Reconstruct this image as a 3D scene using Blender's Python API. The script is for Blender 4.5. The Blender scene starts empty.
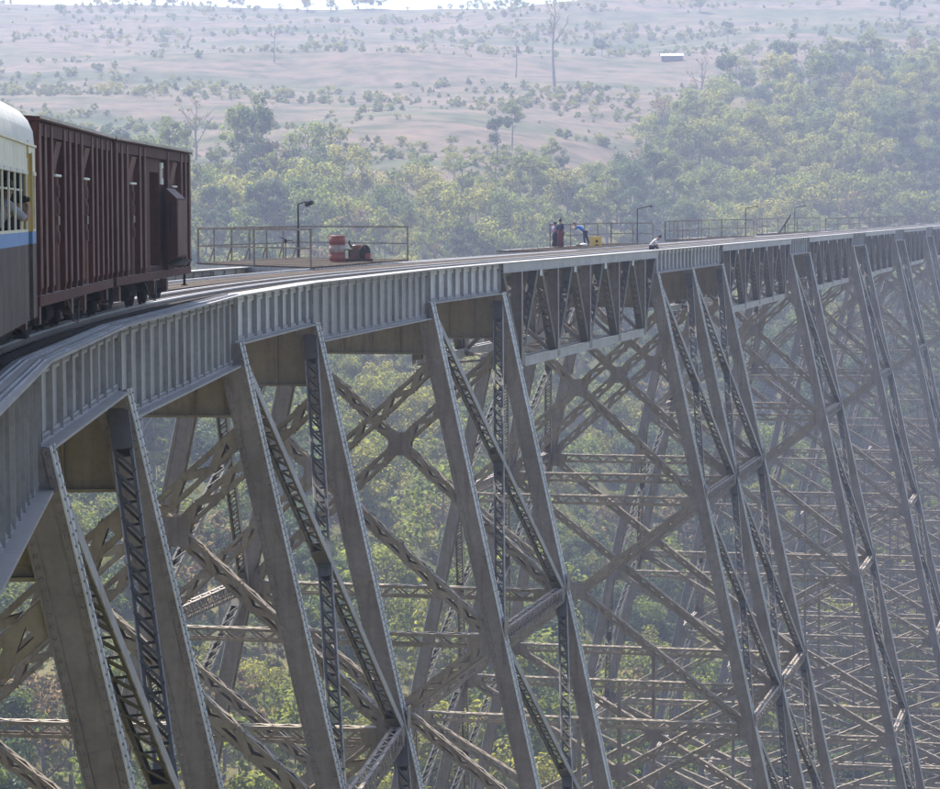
import bpy, math, random, bmesh
from mathutils import Vector, Matrix, noise
random.seed(7)
SC = bpy.context.scene
COL = SC.collection
FT = 0.3048
V = Vector

# ------------------------------------------------------------------ camera, sky, sun, exposure
CAM = V((11.1255, -125.2809, 10.7700)) * FT
YAW, PIT, ROL, FPX = 0.0651518, -0.0671418, -0.0046251, 2700.0
cF = V((math.sin(YAW)*math.cos(PIT), math.cos(YAW)*math.cos(PIT), math.sin(PIT)))
cR0 = V((math.cos(YAW), -math.sin(YAW), 0)); cU0 = cR0.cross(cF)
cR = cR0*math.cos(ROL) + cU0*math.sin(ROL); cU = cU0*math.cos(ROL) - cR0*math.sin(ROL)
cd = bpy.data.cameras.new('camera'); cam = bpy.data.objects.new('camera', cd); COL.objects.link(cam)
cam.matrix_world = Matrix(((cR.x, cU.x, -cF.x, CAM.x), (cR.y, cU.y, -cF.y, CAM.y), (cR.z, cU.z, -cF.z, CAM.z), (0, 0, 0, 1)))
cd.sensor_fit = 'HORIZONTAL'; cd.sensor_width = 36.0; cd.lens = 36.0*FPX/940.0
cd.clip_start = 0.5; cd.clip_end = 9000
SC.camera = cam

SUN_AZ, SUN_EL = math.radians(-24), math.radians(53)
w = bpy.data.worlds.new('World'); SC.world = w; w.use_nodes = True
nt = w.node_tree; bg = nt.nodes['Background']
sky = nt.nodes.new('ShaderNodeTexSky'); sky.sky_type = 'NISHITA'; sky.sun_disc = False
sky.sun_elevation = SUN_EL; sky.sun_rotation = SUN_AZ; sky.altitude = 800
sky.air_density = 1.0; sky.dust_density = 2.5; sky.ozone_density = 1.0
nt.links.new(sky.outputs[0], bg.inputs[0]); bg.inputs[1].default_value = 0.13
sd = bpy.data.lights.new('sun', 'SUN'); sun = bpy.data.objects.new('sun', sd); COL.objects.link(sun)
sd.energy = 5.0; sd.angle = math.radians(0.6); sd.color = (1.0, 0.94, 0.84)
S = V((math.sin(SUN_AZ)*math.cos(SUN_EL), math.cos(SUN_AZ)*math.cos(SUN_EL), math.sin(SUN_EL)))
sun.rotation_euler = S.to_track_quat('Z', 'Y').to_euler(); sun.location = (0, 0, 300)
SC.view_settings.view_transform = 'Standard'; SC.view_settings.look = 'None'
SC.view_settings.exposure = 1.15; SC.view_settings.gamma = 1.0; SC.view_settings.use_curve_mapping = False
SC.render.engine = 'CYCLES'
SC.cycles.max_bounces = 4; SC.cycles.diffuse_bounces = 2; SC.cycles.glossy_bounces = 1
SC.cycles.transmission_bounces = 2; SC.cycles.transparent_max_bounces = 8; SC.cycles.volume_bounces = 0
SC.cycles.use_adaptive_sampling = True; SC.cycles.adaptive_threshold = 0.03; SC.cycles.sample_clamp_indirect = 4.0
SC.cycles.use_denoising = True; SC.cycles.caustics_reflective = False; SC.cycles.caustics_refractive = False
HAZE = 0.00038

# ------------------------------------------------------------------ helpers
class MB:
    """collects shapes; build() links them as one mesh object"""
    def __init__(s): s.v = []; s.f = []
    def raw(s, vs, fs):
        n = len(s.v); s.v += vs; s.f += [tuple(i+n for i in f) for f in fs]; return s
    BF = ((0,3,2,1),(4,5,6,7),(0,1,5,4),(1,2,6,5),(2,3,7,6),(3,0,4,7))
    def bar(s, p0, p1, a, wd, b, dp):
        a = a*(wd/2); b = b*(dp/2)
        return s.raw([p0-a-b, p0+a-b, p0+a+b, p0-a+b, p1-a-b, p1+a-b, p1+a+b, p1-a+b], MB.BF)
    def box(s, c, sx, sy, sz):
        c = V(c); return s.bar(c-V((0,0,sz/2)), c+V((0,0,sz/2)), V((1,0,0)), sx, V((0,1,0)), sy)
    def obox(s, p0, p1, wd, h, up=V((0,0,1))):
        t = (p1-p0).normalized(); a = t.cross(up)
        if a.length < 1e-4: a = V((1,0,0))
        a.normalize(); return s.bar(p0, p1, a, wd, a.cross(t).normalized(), h)
    def tube(s, pts, rs, n=6, cap=True):
        rings = []; base = len(s.v)
        for i, p in enumerate(pts):
            t = (pts[min(i+1, len(pts)-1)]-pts[max(i-1, 0)])
            t = t.normalized() if t.length > 1e-9 else V((0,0,1))
            a = t.cross(V((0.31,0.17,0.93))); a = a.normalized() if a.length > 1e-3 else V((1,0,0)); b = t.cross(a)
            r = rs[i] if isinstance(rs, (list, tuple)) else rs
            for k in range(n):
                an = 2*math.pi*k/n; s.v.append(p + a*(r*math.cos(an)) + b*(r*math.sin(an)))
        for i in range(len(pts)-1):
            for k in range(n):
                k2 = (k+1) % n; o = base+i*n
                s.f.append((o+k, o+k2, o+n+k2, o+n+k))
        if cap:
            s.f.append(tuple(base+k for k in range(n))[::-1]); o = base+(len(pts)-1)*n; s.f.append(tuple(o+k for k in range(n)))
        return s
    def prism(s, poly, off):
        n = len(poly); vs = list(poly)+[p+off for p in poly]
        return s.raw(vs, [tuple(range(n))[::-1], tuple(range(n, 2*n))]+[(i, (i+1) % n, n+(i+1) % n, n+i) for i in range(n)])
    def lathe(s, c, prof, n=16, ax=V((0,0,1))):
        a = ax.cross(V((0.3,0.9,0.1))).normalized(); b = ax.cross(a); base = len(s.v)
        for r, h in prof:
            for k in range(n):
                an = 2*math.pi*k/n; s.v.append(c+ax*h+a*(r*math.cos(an))+b*(r*math.sin(an)))
        for i in range(len(prof)-1):
            for k in range(n):
                k2 = (k+1) % n; o = base+i*n; s.f.append((o+k, o+k2, o+n+k2, o+n+k))
        s.f.append(tuple(base+k for k in range(n))[::-1]); o = base+(len(prof)-1)*n; s.f.append(tuple(o+k for k in range(n)))
        return s
    def rivet(s, p, nrm, t, r=0.024, h=0.024):
        b = nrm.cross(t); base = len(s.v)
        for q, e in ((r, 0), (r*0.6, h)):
            for k in range(5):
                an = 1.2566*k; s.v.append(p+nrm*e+t*(q*math.cos(an))+b*(q*math.sin(an)))
        for k in range(5): s.f.append((base+k, base+(k+1) % 5, base+5+(k+1) % 5, base+5+k))
        s.f.append(tuple(base+5+k for k in range(5)))
    def mesh(s, name, mat, origin=None):
        me = bpy.data.meshes.new(name)
        vs = [(p-origin)[:] for p in s.v] if origin is not None else [p[:] for p in s.v]
        me.from_pydata(vs, [], s.f)
        if mat: me.materials.append(mat)
        return me
    def build(s, name, mat, parent=None, origin=None, smooth=False):
        if not s.v: return None
        me = s.mesh(name, mat, origin)
        if smooth: me.polygons.foreach_set('use_smooth', [True]*len(me.polygons))
        o = bpy.data.objects.new(name, me); COL.objects.link(o)
        if parent is not None: o.parent = parent
        return o

def tag(o, label=None, cat=None, group=None, kind=None):
    if label: o['label'] = label
    if cat: o['category'] = cat
    if group: o['group'] = group
    if kind: o['kind'] = kind
    return o
def thing(name, label, cat, loc=(0,0,0), group=None):
    o = bpy.data.objects.new(name, None); COL.objects.link(o); o.location = loc; o.empty_display_size = 0.3
    return tag(o, label, cat, group)
def place(me, name, parent, mat4):
    o = bpy.data.objects.new(name, me); COL.objects.link(o); o.parent = parent; o.matrix_basis = mat4; return o
def frame(x, y, z, p):
    return Matrix(((x.x,y.x,z.x,p.x),(x.y,y.y,z.y,p.y),(x.z,y.z,z.z,p.z),(0,0,0,1)))

# ------------------------------------------------------------------ materials
def new_mat(name):
    m = bpy.data.materials.new(name); m.use_nodes = True; n = m.node_tree
    return m, n, n.nodes['Principled BSDF']
def N(n, t, **k):
    x = n.nodes.new(t)
    for a, b in k.items(): setattr(x, a, b)
    return x
def ramp(n, stops, fac):
    r = N(n, 'ShaderNodeValToRGB'); e = r.color_ramp.elements
    while len(e) < len(stops): e.new(0.5)
    for i, (p, c) in enumerate(stops): e[i].position = p; e[i].color = (*c, 1)
    n.links.new(fac, r.inputs[0]); return r
def mixc(n, a, b, fac, mode='MIX'):
    x = N(n, 'ShaderNodeMix', data_type='RGBA', blend_type=mode)
    for sock, val in ((x.inputs[0], fac), (x.inputs[6], a), (x.inputs[7], b)):
        if hasattr(val, 'links'): n.links.new(val, sock)
        elif isinstance(val, tuple): sock.default_value = (*val, 1)
        else: sock.default_value = val
    return x.outputs[2]
def painted(name, c1, c2, rust=(0.12,0.06,0.03), rust_amt=0.35, rough=0.5, scale=0.6, streak=True, bump=0.15, spec=0.4, dust=None):
    """weathered paint: large blotches, vertical streaks, rust specks"""
    m, n, p = new_mat(name)
    geo = N(n, 'ShaderNodeNewGeometry')
    n1 = N(n, 'ShaderNodeTexNoise'); n1.inputs['Scale'].default_value = scale; n1.inputs['Detail'].default_value = 7; n1.inputs['Roughness'].default_value = 0.65
    n.links.new(geo.outputs['Position'], n1.inputs['Vector'])
    r1 = ramp(n, [(0.32, c1), (0.68, c2)], n1.outputs[0])
    mp = N(n, 'ShaderNodeMapping'); mp.inputs['Scale'].default_value = (5, 5, 0.35) if streak else (4, 4, 4)
    n.links.new(geo.outputs['Position'], mp.inputs[0])
    n2 = N(n, 'ShaderNodeTexNoise'); n2.inputs['Scale'].default_value = 1.0; n2.inputs['Detail'].default_value = 6
    n.links.new(mp.outputs[0], n2.inputs['Vector'])
    r2 = ramp(n, [(0.52, (0,0,0)), (0.75, (1,1,1))], n2.outputs[0])
    mm = N(n, 'ShaderNodeMath', operation='MULTIPLY'); mm.inputs[1].default_value = rust_amt; n.links.new(r2.outputs[0], mm.inputs[0])
    col = mixc(n, r1.outputs[0], rust, mm.outputs[0])
    n4 = N(n, 'ShaderNodeTexNoise'); n4.inputs['Scale'].default_value = 5.5; n4.inputs['Detail'].default_value = 9; n4.inputs['Roughness'].default_value = 0.7
    n.links.new(geo.outputs['Position'], n4.inputs['Vector'])
    r4 = ramp(n, [(0.30, (0.80,0.79,0.78)), (0.5, (1,1,1)), (0.70, (1.13,1.12,1.10))], n4.outputs[0])
    col = mixc(n, col, r4.outputs[0], 1.0 if bump else 0.35, 'MULTIPLY')
    if dust:      # pale dust and droppings lying on faces that look up
        sep = N(n, 'ShaderNodeSeparateXYZ'); n.links.new(geo.outputs['Normal'], sep.inputs[0])
        rd = ramp(n, [(0.55, (0,0,0)), (0.95, (1,1,1))], sep.outputs[2])
        md = N(n, 'ShaderNodeMath', operation='MULTIPLY'); md.inputs[1].default_value = dust[3]; n.links.new(rd.outputs[0], md.inputs[0])
        col = mixc(n, col, dust[:3], md.outputs[0])
    n.links.new(col, p.inputs['Base Color'])
    p.inputs['Roughness'].default_value = rough; p.inputs['Specular IOR Level'].default_value = spec
    if bump:
        n3 = N(n, 'ShaderNodeTexNoise'); n3.inputs['Scale'].default_value = 9; n3.inputs['Detail'].default_value = 4
        n.links.new(geo.outputs['Position'], n3.inputs['Vector'])
        b = N(n, 'ShaderNodeBump'); b.inputs['Strength'].default_value = bump; b.inputs['Distance'].default_value = 0.02
        n.links.new(n3.outputs[0], b.inputs['Height']); n.links.new(b.outputs[0], p.inputs['Normal'])
    return m
DUST = (0.42, 0.36, 0.28, 0.8)
M = {}
M['steel'] = painted('weathered_grey_steel', (0.14,0.113,0.10), (0.232,0.192,0.175), (0.085,0.05,0.032), 0.6, dust=(0.40,0.33,0.25,0.55))
M['brace'] = painted('dusty_tan_brace_steel', (0.165,0.128,0.094), (0.265,0.212,0.16), (0.085,0.05,0.03), 0.5, dust=(0.46,0.38,0.29,0.7))
M['shade_steel'] = painted('shade_darkened_steel', (0.055,0.05,0.044), (0.09,0.08,0.068), (0.06,0.04,0.025), 0.4)  # shade put into the colour of brace covers, lacing and truss diagonals
M['girder'] = painted('grey_girder_paint', (0.22,0.205,0.205), (0.34,0.32,0.32), (0.13,0.085,0.065), 0.5, rough=0.45, dust=(0.30,0.27,0.235,0.55))
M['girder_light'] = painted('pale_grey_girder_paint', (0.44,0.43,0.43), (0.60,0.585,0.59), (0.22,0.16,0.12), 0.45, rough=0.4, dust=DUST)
M['chord'] = painted('grey_chord_paint', (0.28,0.27,0.27), (0.40,0.385,0.39), (0.16,0.11,0.08), 0.45, rough=0.45, dust=(0.33,0.29,0.25,0.5))
M['brown'] = painted('dusty_brown_plate', (0.17,0.135,0.09), (0.22,0.18,0.125), (0.08,0.045,0.025), 0.5)
M['rail'] = painted('rail_steel', (0.20,0.15,0.12), (0.30,0.25,0.22), (0.14,0.07,0.04), 0.4, rough=0.35, scale=2)
M['railtop'] = painted('worn_rail_head', (0.55,0.53,0.5), (0.62,0.6,0.57), (0.4,0.3,0.25), 0.2, rough=0.3, bump=0)
M['timber'] = painted('old_timber', (0.028,0.021,0.016), (0.06,0.047,0.037), (0.05,0.035,0.025), 0.5, rough=0.95, spec=0.12, scale=1.5, streak=False)
M['plank'] = painted('pale_planks', (0.055,0.042,0.032), (0.105,0.082,0.064), (0.035,0.025,0.018), 0.6, rough=0.95, spec=0.12, scale=1.2, streak=False)
M['rust_rail'] = painted('rusty_handrail', (0.17,0.135,0.105), (0.26,0.215,0.175), (0.12,0.06,0.035), 0.45, rough=0.85, spec=0.12, scale=2)
M['boxcar'] = painted('maroon_boxcar_paint', (0.058,0.02,0.017), (0.10,0.036,0.03), (0.03,0.013,0.011), 0.6, rough=0.7, spec=0.12, scale=0.8, dust=(0.45,0.38,0.33,0.7))
M['boxcar_dusty_lit'] = painted('dusty_lit_maroon_paint', (0.13,0.07,0.06), (0.20,0.12,0.105), (0.06,0.028,0.024), 0.6, rough=0.8, spec=0.12, scale=1.5)  # dust on fittings; on outward faces, light put into the colour
M['sunlit_edge'] = painted('sunlit_roof_edge', (0.40,0.33,0.28), (0.52,0.45,0.39), (0.2,0.12,0.1), 0.4, rough=0.7, bump=0)  # pale tone stands in for sun on the roof edge
M['black'] = painted('grimy_black_iron', (0.010,0.009,0.009), (0.020,0.018,0.017), (0.04,0.028,0.02), 0.3, rough=0.85, spec=0.12, scale=2)
M['cream'] = painted('cream_coach_paint', (0.60,0.55,0.42), (0.70,0.66,0.52), (0.30,0.24,0.16), 0.3, rough=0.4, scale=0.9, bump=0.05)
M['roofw'] = painted('pale_coach_roof', (0.50,0.47,0.40), (0.60,0.57,0.50), (0.32,0.26,0.2), 0.4, rough=0.5, scale=0.9, bump=0.05)
M['yellow'] = painted('yellow_door_paint', (0.45,0.30,0.08), (0.55,0.38,0.12), (0.25,0.15,0.06), 0.3, rough=0.5, bump=0)
M['blue'] = painted('blue_stripe_paint', (0.06,0.17,0.42), (0.08,0.22,0.50), (0.10,0.10,0.14), 0.2, rough=0.4, bump=0)
M['lower'] = painted('dull_brown_coach_paint', (0.05,0.035,0.032), (0.09,0.065,0.058), (0.22,0.17,0.15), 0.45, rough=0.6, spec=0.12, scale=1.5, bump=0.08)
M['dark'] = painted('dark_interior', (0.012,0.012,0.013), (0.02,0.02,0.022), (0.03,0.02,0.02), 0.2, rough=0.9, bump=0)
M['white'] = painted('white_paint', (0.68,0.66,0.62), (0.78,0.76,0.72), (0.4,0.32,0.25), 0.2, rough=0.6, bump=0)
M['hut_roof'] = painted('dull_sheet_roof', (0.34,0.34,0.34), (0.46,0.46,0.45), (0.3,0.2,0.14), 0.4, rough=0.5, scale=2, bump=0)
M['red'] = painted('red_paint', (0.22,0.045,0.03), (0.32,0.07,0.045), (0.12,0.05,0.035), 0.6, rough=0.5, scale=3)
M['drumwhite'] = painted('dirty_white_band', (0.30,0.22,0.18), (0.42,0.33,0.28), (0.2,0.08,0.05), 0.7, rough=0.6, scale=3)
M['engine'] = painted('oily_engine', (0.07,0.035,0.03), (0.17,0.085,0.065), (0.30,0.09,0.05), 0.7, rough=0.5, scale=6, streak=False)
M['box'] = painted('yellow_crate', (0.60,0.36,0.05), (0.70,0.44,0.08), (0.35,0.2,0.05), 0.2, rough=0.7, bump=0)
M['skin'] = painted('skin', (0.25,0.13,0.08), (0.30,0.16,0.10), (0.25,0.13,0.08), 0, rough=0.6, bump=0)
M['hair'] = painted('black_hair', (0.012,0.010,0.010), (0.02,0.016,0.015), (0.02,0.02,0.02), 0, rough=0.6, bump=0)
for k_, c_ in dict(navy=(0.035,0.04,0.09), maroon_cloth=(0.14,0.035,0.05), bluecloth=(0.04,0.18,0.55), shirt=(0.72,0.66,0.62), darkcloth=(0.03,0.03,0.05), mauve=(0.30,0.22,0.33), greycloth=(0.35,0.33,0.36)).items():
    M[k_] = painted('cloth_'+k_, tuple(0.85*q for q in c_), c_, c_, 0, rough=0.9, bump=0, scale=3)
M['stone'] = painted('masonry_pedestal', (0.28,0.25,0.21), (0.38,0.34,0.29), (0.14,0.11,0.08), 0.5, rough=0.9)
M['bark'] = painted('pale_bark', (0.16,0.13,0.10), (0.27,0.23,0.19), (0.08,0.06,0.05), 0.4, rough=0.9, scale=1.2)

def leaf_mat(name, cols, trans=0.5):
    m, n, p = new_mat(name)
    oi = N(n, 'ShaderNodeObjectInfo'); geo = N(n, 'ShaderNodeNewGeometry')
    r = ramp(n, [(i/(len(cols)-1), c) for i, c in enumerate(cols)], oi.outputs['Random'])
    r2 = ramp(n, [(0.0, (0.82,0.82,0.82)), (0.6, (1,1,1)), (1.0, (1.2,1.18,1.08))], geo.outputs['Random Per Island'])
    col = mixc(n, r.outputs[0], r2.outputs[0], 1.0, 'MULTIPLY')
    n.links.new(col, p.inputs['Base Color']); p.inputs['Roughness'].default_value = 0.6; p.inputs['Specular IOR Level'].default_value = 0.25
    tr = N(n, 'ShaderNodeBsdfTranslucent'); n.links.new(mixc(n, col, (2.3, 2.2, 1.5), 1.0, 'MULTIPLY'), tr.inputs[0])
    mx = N(n, 'ShaderNodeMixShader'); mx.inputs[0].default_value = trans
    out = n.nodes['Material Output']
    n.links.new(p.outputs[0], mx.inputs[1]); n.links.new(tr.outputs[0], mx.inputs[2]); n.links.new(mx.outputs[0], out.inputs[0])
    return m
M['leaf'] = leaf_mat('green_leaves', [(0.08,0.112,0.03), (0.14,0.16,0.042), (0.095,0.128,0.034), (0.17,0.175,0.048), (0.068,0.098,0.032)])
M['leaf_dark'] = leaf_mat('dark_green_leaves', [(0.04,0.07,0.028), (0.055,0.09,0.03), (0.045,0.075,0.033), (0.07,0.10,0.035)], 0.35)
M['leaf_yellow'] = leaf_mat('yellow_green_leaves', [(0.15,0.16,0.042), (0.18,0.175,0.052), (0.135,0.15,0.04)])
M['leaf_dry'] = leaf_mat('dry_pinkish_leaves', [(0.15,0.115,0.075), (0.17,0.13,0.09), (0.14,0.118,0.065)])

# ------------------------------------------------------------------ the bridge alignment (feet along the right-hand girder)
KN = [-160, -80, 0, 80, 160, 240, 320, 400, 480]
KV = [12.575, 12.575, 12.575, 14.005, 15.59, 4.106, -2.069, 0.08, -0.006]
def kap(s):
    if s >= 480: return 0.0
    s = max(s, -160.0); i = min(int((s+160)//80), 7); f = (s-KN[i])/80.0
    return (KV[i]*(1-f)+KV[i+1]*f)*1e-4
STEP = 4.0; S0 = -400.0
TAB = []
_th = 0.0; _x = _y = 0.0
for i in range(int((2300-S0)/STEP)+1):
    s_ = S0+i*STEP; _th += kap(s_)*STEP; _x += math.sin(_th)*STEP; _y += math.cos(_th)*STEP
    TAB.append((_th, _x, _y))
def tab(s):
    f = (s-S0)/STEP; i = max(0, min(int(f), len(TAB)-2)); f -= i
    return [a*(1-f)+b*f for a, b in zip(TAB[i], TAB[i+1])]
_z = tab(0.0)
def PT(s, o=0.0, z=0.0):
    t, x, y = tab(s); t -= _z[0]
    # rotate the table so that the heading at station 0 is +Y
    x -= _z[1]; y -= _z[2]
    c, q = math.cos(_z[0]), math.sin(_z[0])
    X = x*c - y*q; Y = x*q + y*c
    return V((X+math.cos(t)*o, Y-math.sin(t)*o, z))*FT
def TH(s): return tab(s)[0]-_z[0]
def RV(s): t = TH(s); return V((math.cos(t), -math.sin(t), 0))
def TV(s): t = TH(s); return V((math.sin(t), math.cos(t), 0))
UP = V((0,0,1))
H = 4.0985; BAT = 0.218; PNL = 40.3; WID = 29.0
BENTS = [('A',(0,40)),('B',(100,140)),('C',(200,240)),('D',(360,400,440)),('E',(560,600)),('F',(720,760)),('G',(880,920)),
         ('H',(1040,1080)),('I',(1200,1240)),('J',(1360,1400)),('K',(1520,1560))]

# ------------------------------------------------------------------ terrain
A0 = YAW
def UVc(x, y):
    dx, dy = x-CAM.x, y-CAM.y
    return dx*math.sin(A0)+dy*math.cos(A0), dx*math.cos(A0)-dy*math.sin(A0)
def XYc(u, v): return CAM.x+u*math.sin(A0)+v*math.cos(A0), CAM.y+u*math.cos(A0)-v*math.sin(A0)
PU = [-300,-120,-40,0,40,100,180,250,300,400,480,560,640,750,850,1050,1300,1500,2200,4500]
PL = [30,14,-2,-24,-38,-50,-60,-55,-47,-31,-14,4,17,29,40,66,104.5,109,70,40]
PC = [26,10,-4,-26,-42,-56,-68,-63,-54,-41,-25,-6,11,27,40,65,103.5,108,70,40]
PR = [20,8,-6,-30,-46,-60,-78,-92,-97,-93,-78,-50,-23,10,36,66,101,106,70,40]
def lerp(xs, ys, x):
    if x <= xs[0]: return ys[0]
    for i in range(len(xs)-1):
        if x <= xs[i+1]:
            f = (x-xs[i])/(xs[i+1]-xs[i]); f2 = f*f*(3-2*f)*0.4+f*0.6
            return ys[i]*(1-f2)+ys[i+1]*f2
    return ys[-1]
def ground_z(x, y):
    u, v = UVc(x, y); r = v/max(u, 90.0); r = max(-0.2, min(0.2, r))
    if r < 0: f = min(1, -r/0.17); z = lerp(PU,PC,u)*(1-f)+lerp(PU,PL,u)*f
    else: f = min(1, r/0.17); z = lerp(PU,PC,u)*(1-f)+lerp(PU,PR,u)*f
    a = min(1, max(0, (u-150)/300))
    z += a*(4.5*noise.noise(V((x*0.011, y*0.011, 3.1)))+1.6*noise.noise(V((x*0.035, y*0.035, 7.7))))
    z += (4.5*noise.noise(V((x*0.0042, y*0.0042, 1.3)))*min(1, (u-650)/350) if u > 650 else 0)
    if u > 700:     # farmed terraces
        q = z+2.5*noise.noise(V((x*0.004, y*0.004, 9)))
        k = (q % 9)/9; z += 1.3*(0.5-abs(k-0.5))
    return z
def forest_top_u(r):
    """where the forest gives way to the fields, along a ray"""
    return lerp([-0.6,-0.17,-0.1,0.0,0.05,0.1,0.17,0.6], [600,600,600,612,690,850,960,960], r)
def build_ground():
    us = [-300,-220,-150,-100,-60,-30]+[i*14.0 for i in range(0, 100)]+[1400+i*60 for i in range(1, 12)]+[2300,2700,3200,3800,4500]
    rs = [-1.4,-1,-0.75,-0.55,-0.42,-0.34,-0.28]+[-0.24+i*0.008 for i in range(61)]+[0.28,0.34,0.42,0.55,0.75,1,1.4]
    vs, fs, cov = [], [], []
    for u in us:
        for r in rs:
            v = r*(min(max(u, 0), 2000)+110); x, y = XYc(u, v); vs.append((x, y, ground_z(x, y)))
            rr = v/max(u, 90); e = forest_top_u(rr)+60*noise.noise(V((x*0.01, y*0.01, 0)))
            cov.append(max(0.0, min(1.0, (e-u)/50+0.5)))
    nr = len(rs)
    for i in range(len(us)-1):
        for j in range(nr-1): fs.append((i*nr+j, i*nr+j+1, (i+1)*nr+j+1, (i+1)*nr+j))
    me = bpy.data.meshes.new('ground'); me.from_pydata(vs, [], fs)
    at = me.attributes.new('cover', 'FLOAT', 'POINT'); at.data.foreach_set('value', cov)
    me.polygons.foreach_set('use_smooth', [True]*len(fs))
    m, n, p = new_mat('dry_field_and_forest_floor')
    geo = N(n, 'ShaderNodeNewGeometry')
    def nz(sc, det=6, zs=1.0):
        mp = N(n, 'ShaderNodeMapping'); mp.inputs['Scale'].default_value = (sc, sc*zs, sc); n.links.new(geo.outputs['Position'], mp.inputs[0])
        q = N(n, 'ShaderNodeTexNoise'); q.inputs['Scale'].default_value = 1; q.inputs['Detail'].default_value = det; q.inputs['Roughness'].default_value = 0.62
        n.links.new(mp.outputs[0], q.inputs['Vector']); return q.outputs[0]
    f1 = ramp(n, [(0.36,(0.055,0.073,0.032)), (0.44,(0.088,0.09,0.048)), (0.50,(0.142,0.108,0.08)), (0.56,(0.138,0.104,0.078)), (0.62,(0.088,0.09,0.048)), (0.72,(0.055,0.073,0.032))], nz(0.006, 10, 4.5))
    f2 = ramp(n, [(0.36,(0.42,0.52,0.40)), (0.53,(0.95,0.95,0.95)), (0.72,(1.35,1.2,1.1))], nz(0.11, 7))
    field = mixc(n, f1.outputs[0], f2.outputs[0], 1.0, 'MULTIPLY')
    fl = ramp(n, [(0.35,(0.06,0.07,0.025)), (0.55,(0.12,0.115,0.045)), (0.7,(0.19,0.15,0.08))], nz(0.06, 8))
    a = N(n, 'ShaderNodeAttribute'); a.attribute_name = 'cover'
    n.links.new(mixc(n, field, fl.outputs[0], a.outputs['Fac']), p.inputs['Base Color'])
    p.inputs['Roughness'].default_value = 0.95; p.inputs['Specular IOR Level'].default_value = 0.1
    me.materials.append(m)
    o = bpy.data.objects.new('ground', me); COL.objects.link(o); o['kind'] = 'structure'
build_ground()

# ------------------------------------------------------------------ riveted and laced members
BAR = MB().bar(V((0,0,0)), V((1,0,0)), V((0,1,0)), 0.075, V((0,0,1)), 0.016).mesh('lacing_bar', M['steel'])
BAR_S = BAR.copy(); BAR_S.materials.clear(); BAR_S.materials.append(M['shade_steel'])
def laced(name, root, p0, p1, side, wd, dp, mat, solid='side', pitch=0.4, bw=0.075, batten=0.8, single=False, mid=None, style='N', thick=True, faces=(1,-1), lname='lacing', cover=None):
    """built-up member: solid plates on the +-side faces (or four angles), zigzag bars on the other two"""
    og = root.location
    t = (p1-p0); L = t.length; t = t/L
    a = (side-t*side.dot(t)).normalized(); b = t.cross(a)
    m = MB(); cv_ = MB() if cover else m
    if solid == 'side':
        for k in (-1, 1):
            m.bar(p0+a*(k*(wd/2-0.012)), p1+a*(k*(wd/2-0.012)), a, 0.024, b, dp)
            for j in (-1, 1):
                q = a*(k*(wd/2-0.052))+b*(j*(dp/2-0.012)); cv_.bar(p0+q, p1+q, a, 0.055, b, 0.026)
    else:
        for k in (-1, 1):
            for j in (-1, 1):
                q = a*(k*(wd/2-0.05))+b*(j*(dp/2-0.01)); m.bar(p0+q, p1+q, a, 0.1, b, 0.02)
                q = a*(k*(wd/2-0.01))+b*(j*(dp/2-0.068)); m.bar(p0+q, p1+q, a, 0.02, b, 0.094)
    spans = [(0, batten), (L-batten, L)]
    if mid: spans.insert(1, (mid*L-batten*0.62, mid*L+batten*0.62))
    for j in (-1, 1):
        for s0, s1 in spans:
            q = b*(j*(dp/2+0.008)); cv_.bar(p0+t*s0+q, p0+t*s1+q, a, wd-0.02, b, 0.014)
    if solid != 'side':
        for j in (-1, 1):
            for s0, s1 in spans:
                q = a*(j*(wd/2+0.008)); m.bar(p0+t*s0+q, p0+t*s1+q, a, 0.014, b, dp-0.02)
    o = m.build(name, mat, root, og)
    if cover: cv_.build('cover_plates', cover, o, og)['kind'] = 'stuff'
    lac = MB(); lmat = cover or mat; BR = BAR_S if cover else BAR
    hw = wd/2-0.03
    for gi in range(len(spans)-1):
        a0, a1 = spans[gi][1], spans[gi+1][0]
        n = max(2, int(round((a1-a0)/pitch))); st = (a1-a0)/n
        for j in faces:
            off = b*(j*(dp/2+0.007))
            for i in range(n):
                s0 = a0+i*st; x = hw if (style != 'N' and i % 2) else -hw
                pairs = [(p0+t*s0+a*x, p0+t*(s0+st)-a*x)]
                if style == 'N' and j == faces[0]: pairs.append((p0+t*(s0+st)-a*hw, p0+t*(s0+st)+a*hw))
                if style == 'X': pairs.append((p0+t*s0-a*x, p0+t*(s0+st)+a*x))
                for ci, (q0, q1) in enumerate(pairs):
                    q0 = q0+off+b*(0.018*ci*j); q1 = q1+off+b*(0.018*ci*j); d = (q1-q0); l = d.length; d = d/l
                    c = d.cross(b).normalized()
                    if single and j == faces[0]:
                        place(BR, 'lacing_bar', o, frame(d*l, c*(bw/0.075), d.cross(c), q0-og))
                    elif thick: lac.bar(q0, q1, c, bw, b, 0.016)
                    else: lac.bar(q0, q1, c, bw, b, 0.03)
        if solid != 'side':
            n2 = max(2, int(round((a1-a0)/(pitch*1.3)))); st2 = (a1-a0)/n2; hb = dp/2-0.03
            for j in (-1, 1):
                off = a*(j*(wd/2+0.006))
                for i in range(n2):
                    x = hb if i % 2 else -hb
                    q0 = p0+t*(a0+i*st2)+b*x+off; q1 = p0+t*(a0+(i+1)*st2)-b*x+off; d = (q1-q0).normalized()
                    lac.bar(q0, q1, d.cross(a).normalized(), bw, a, 0.016)
    if lac.v:
        l = lac.build(lname, lmat, o, og); l['kind'] = 'stuff'
    return o

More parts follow.
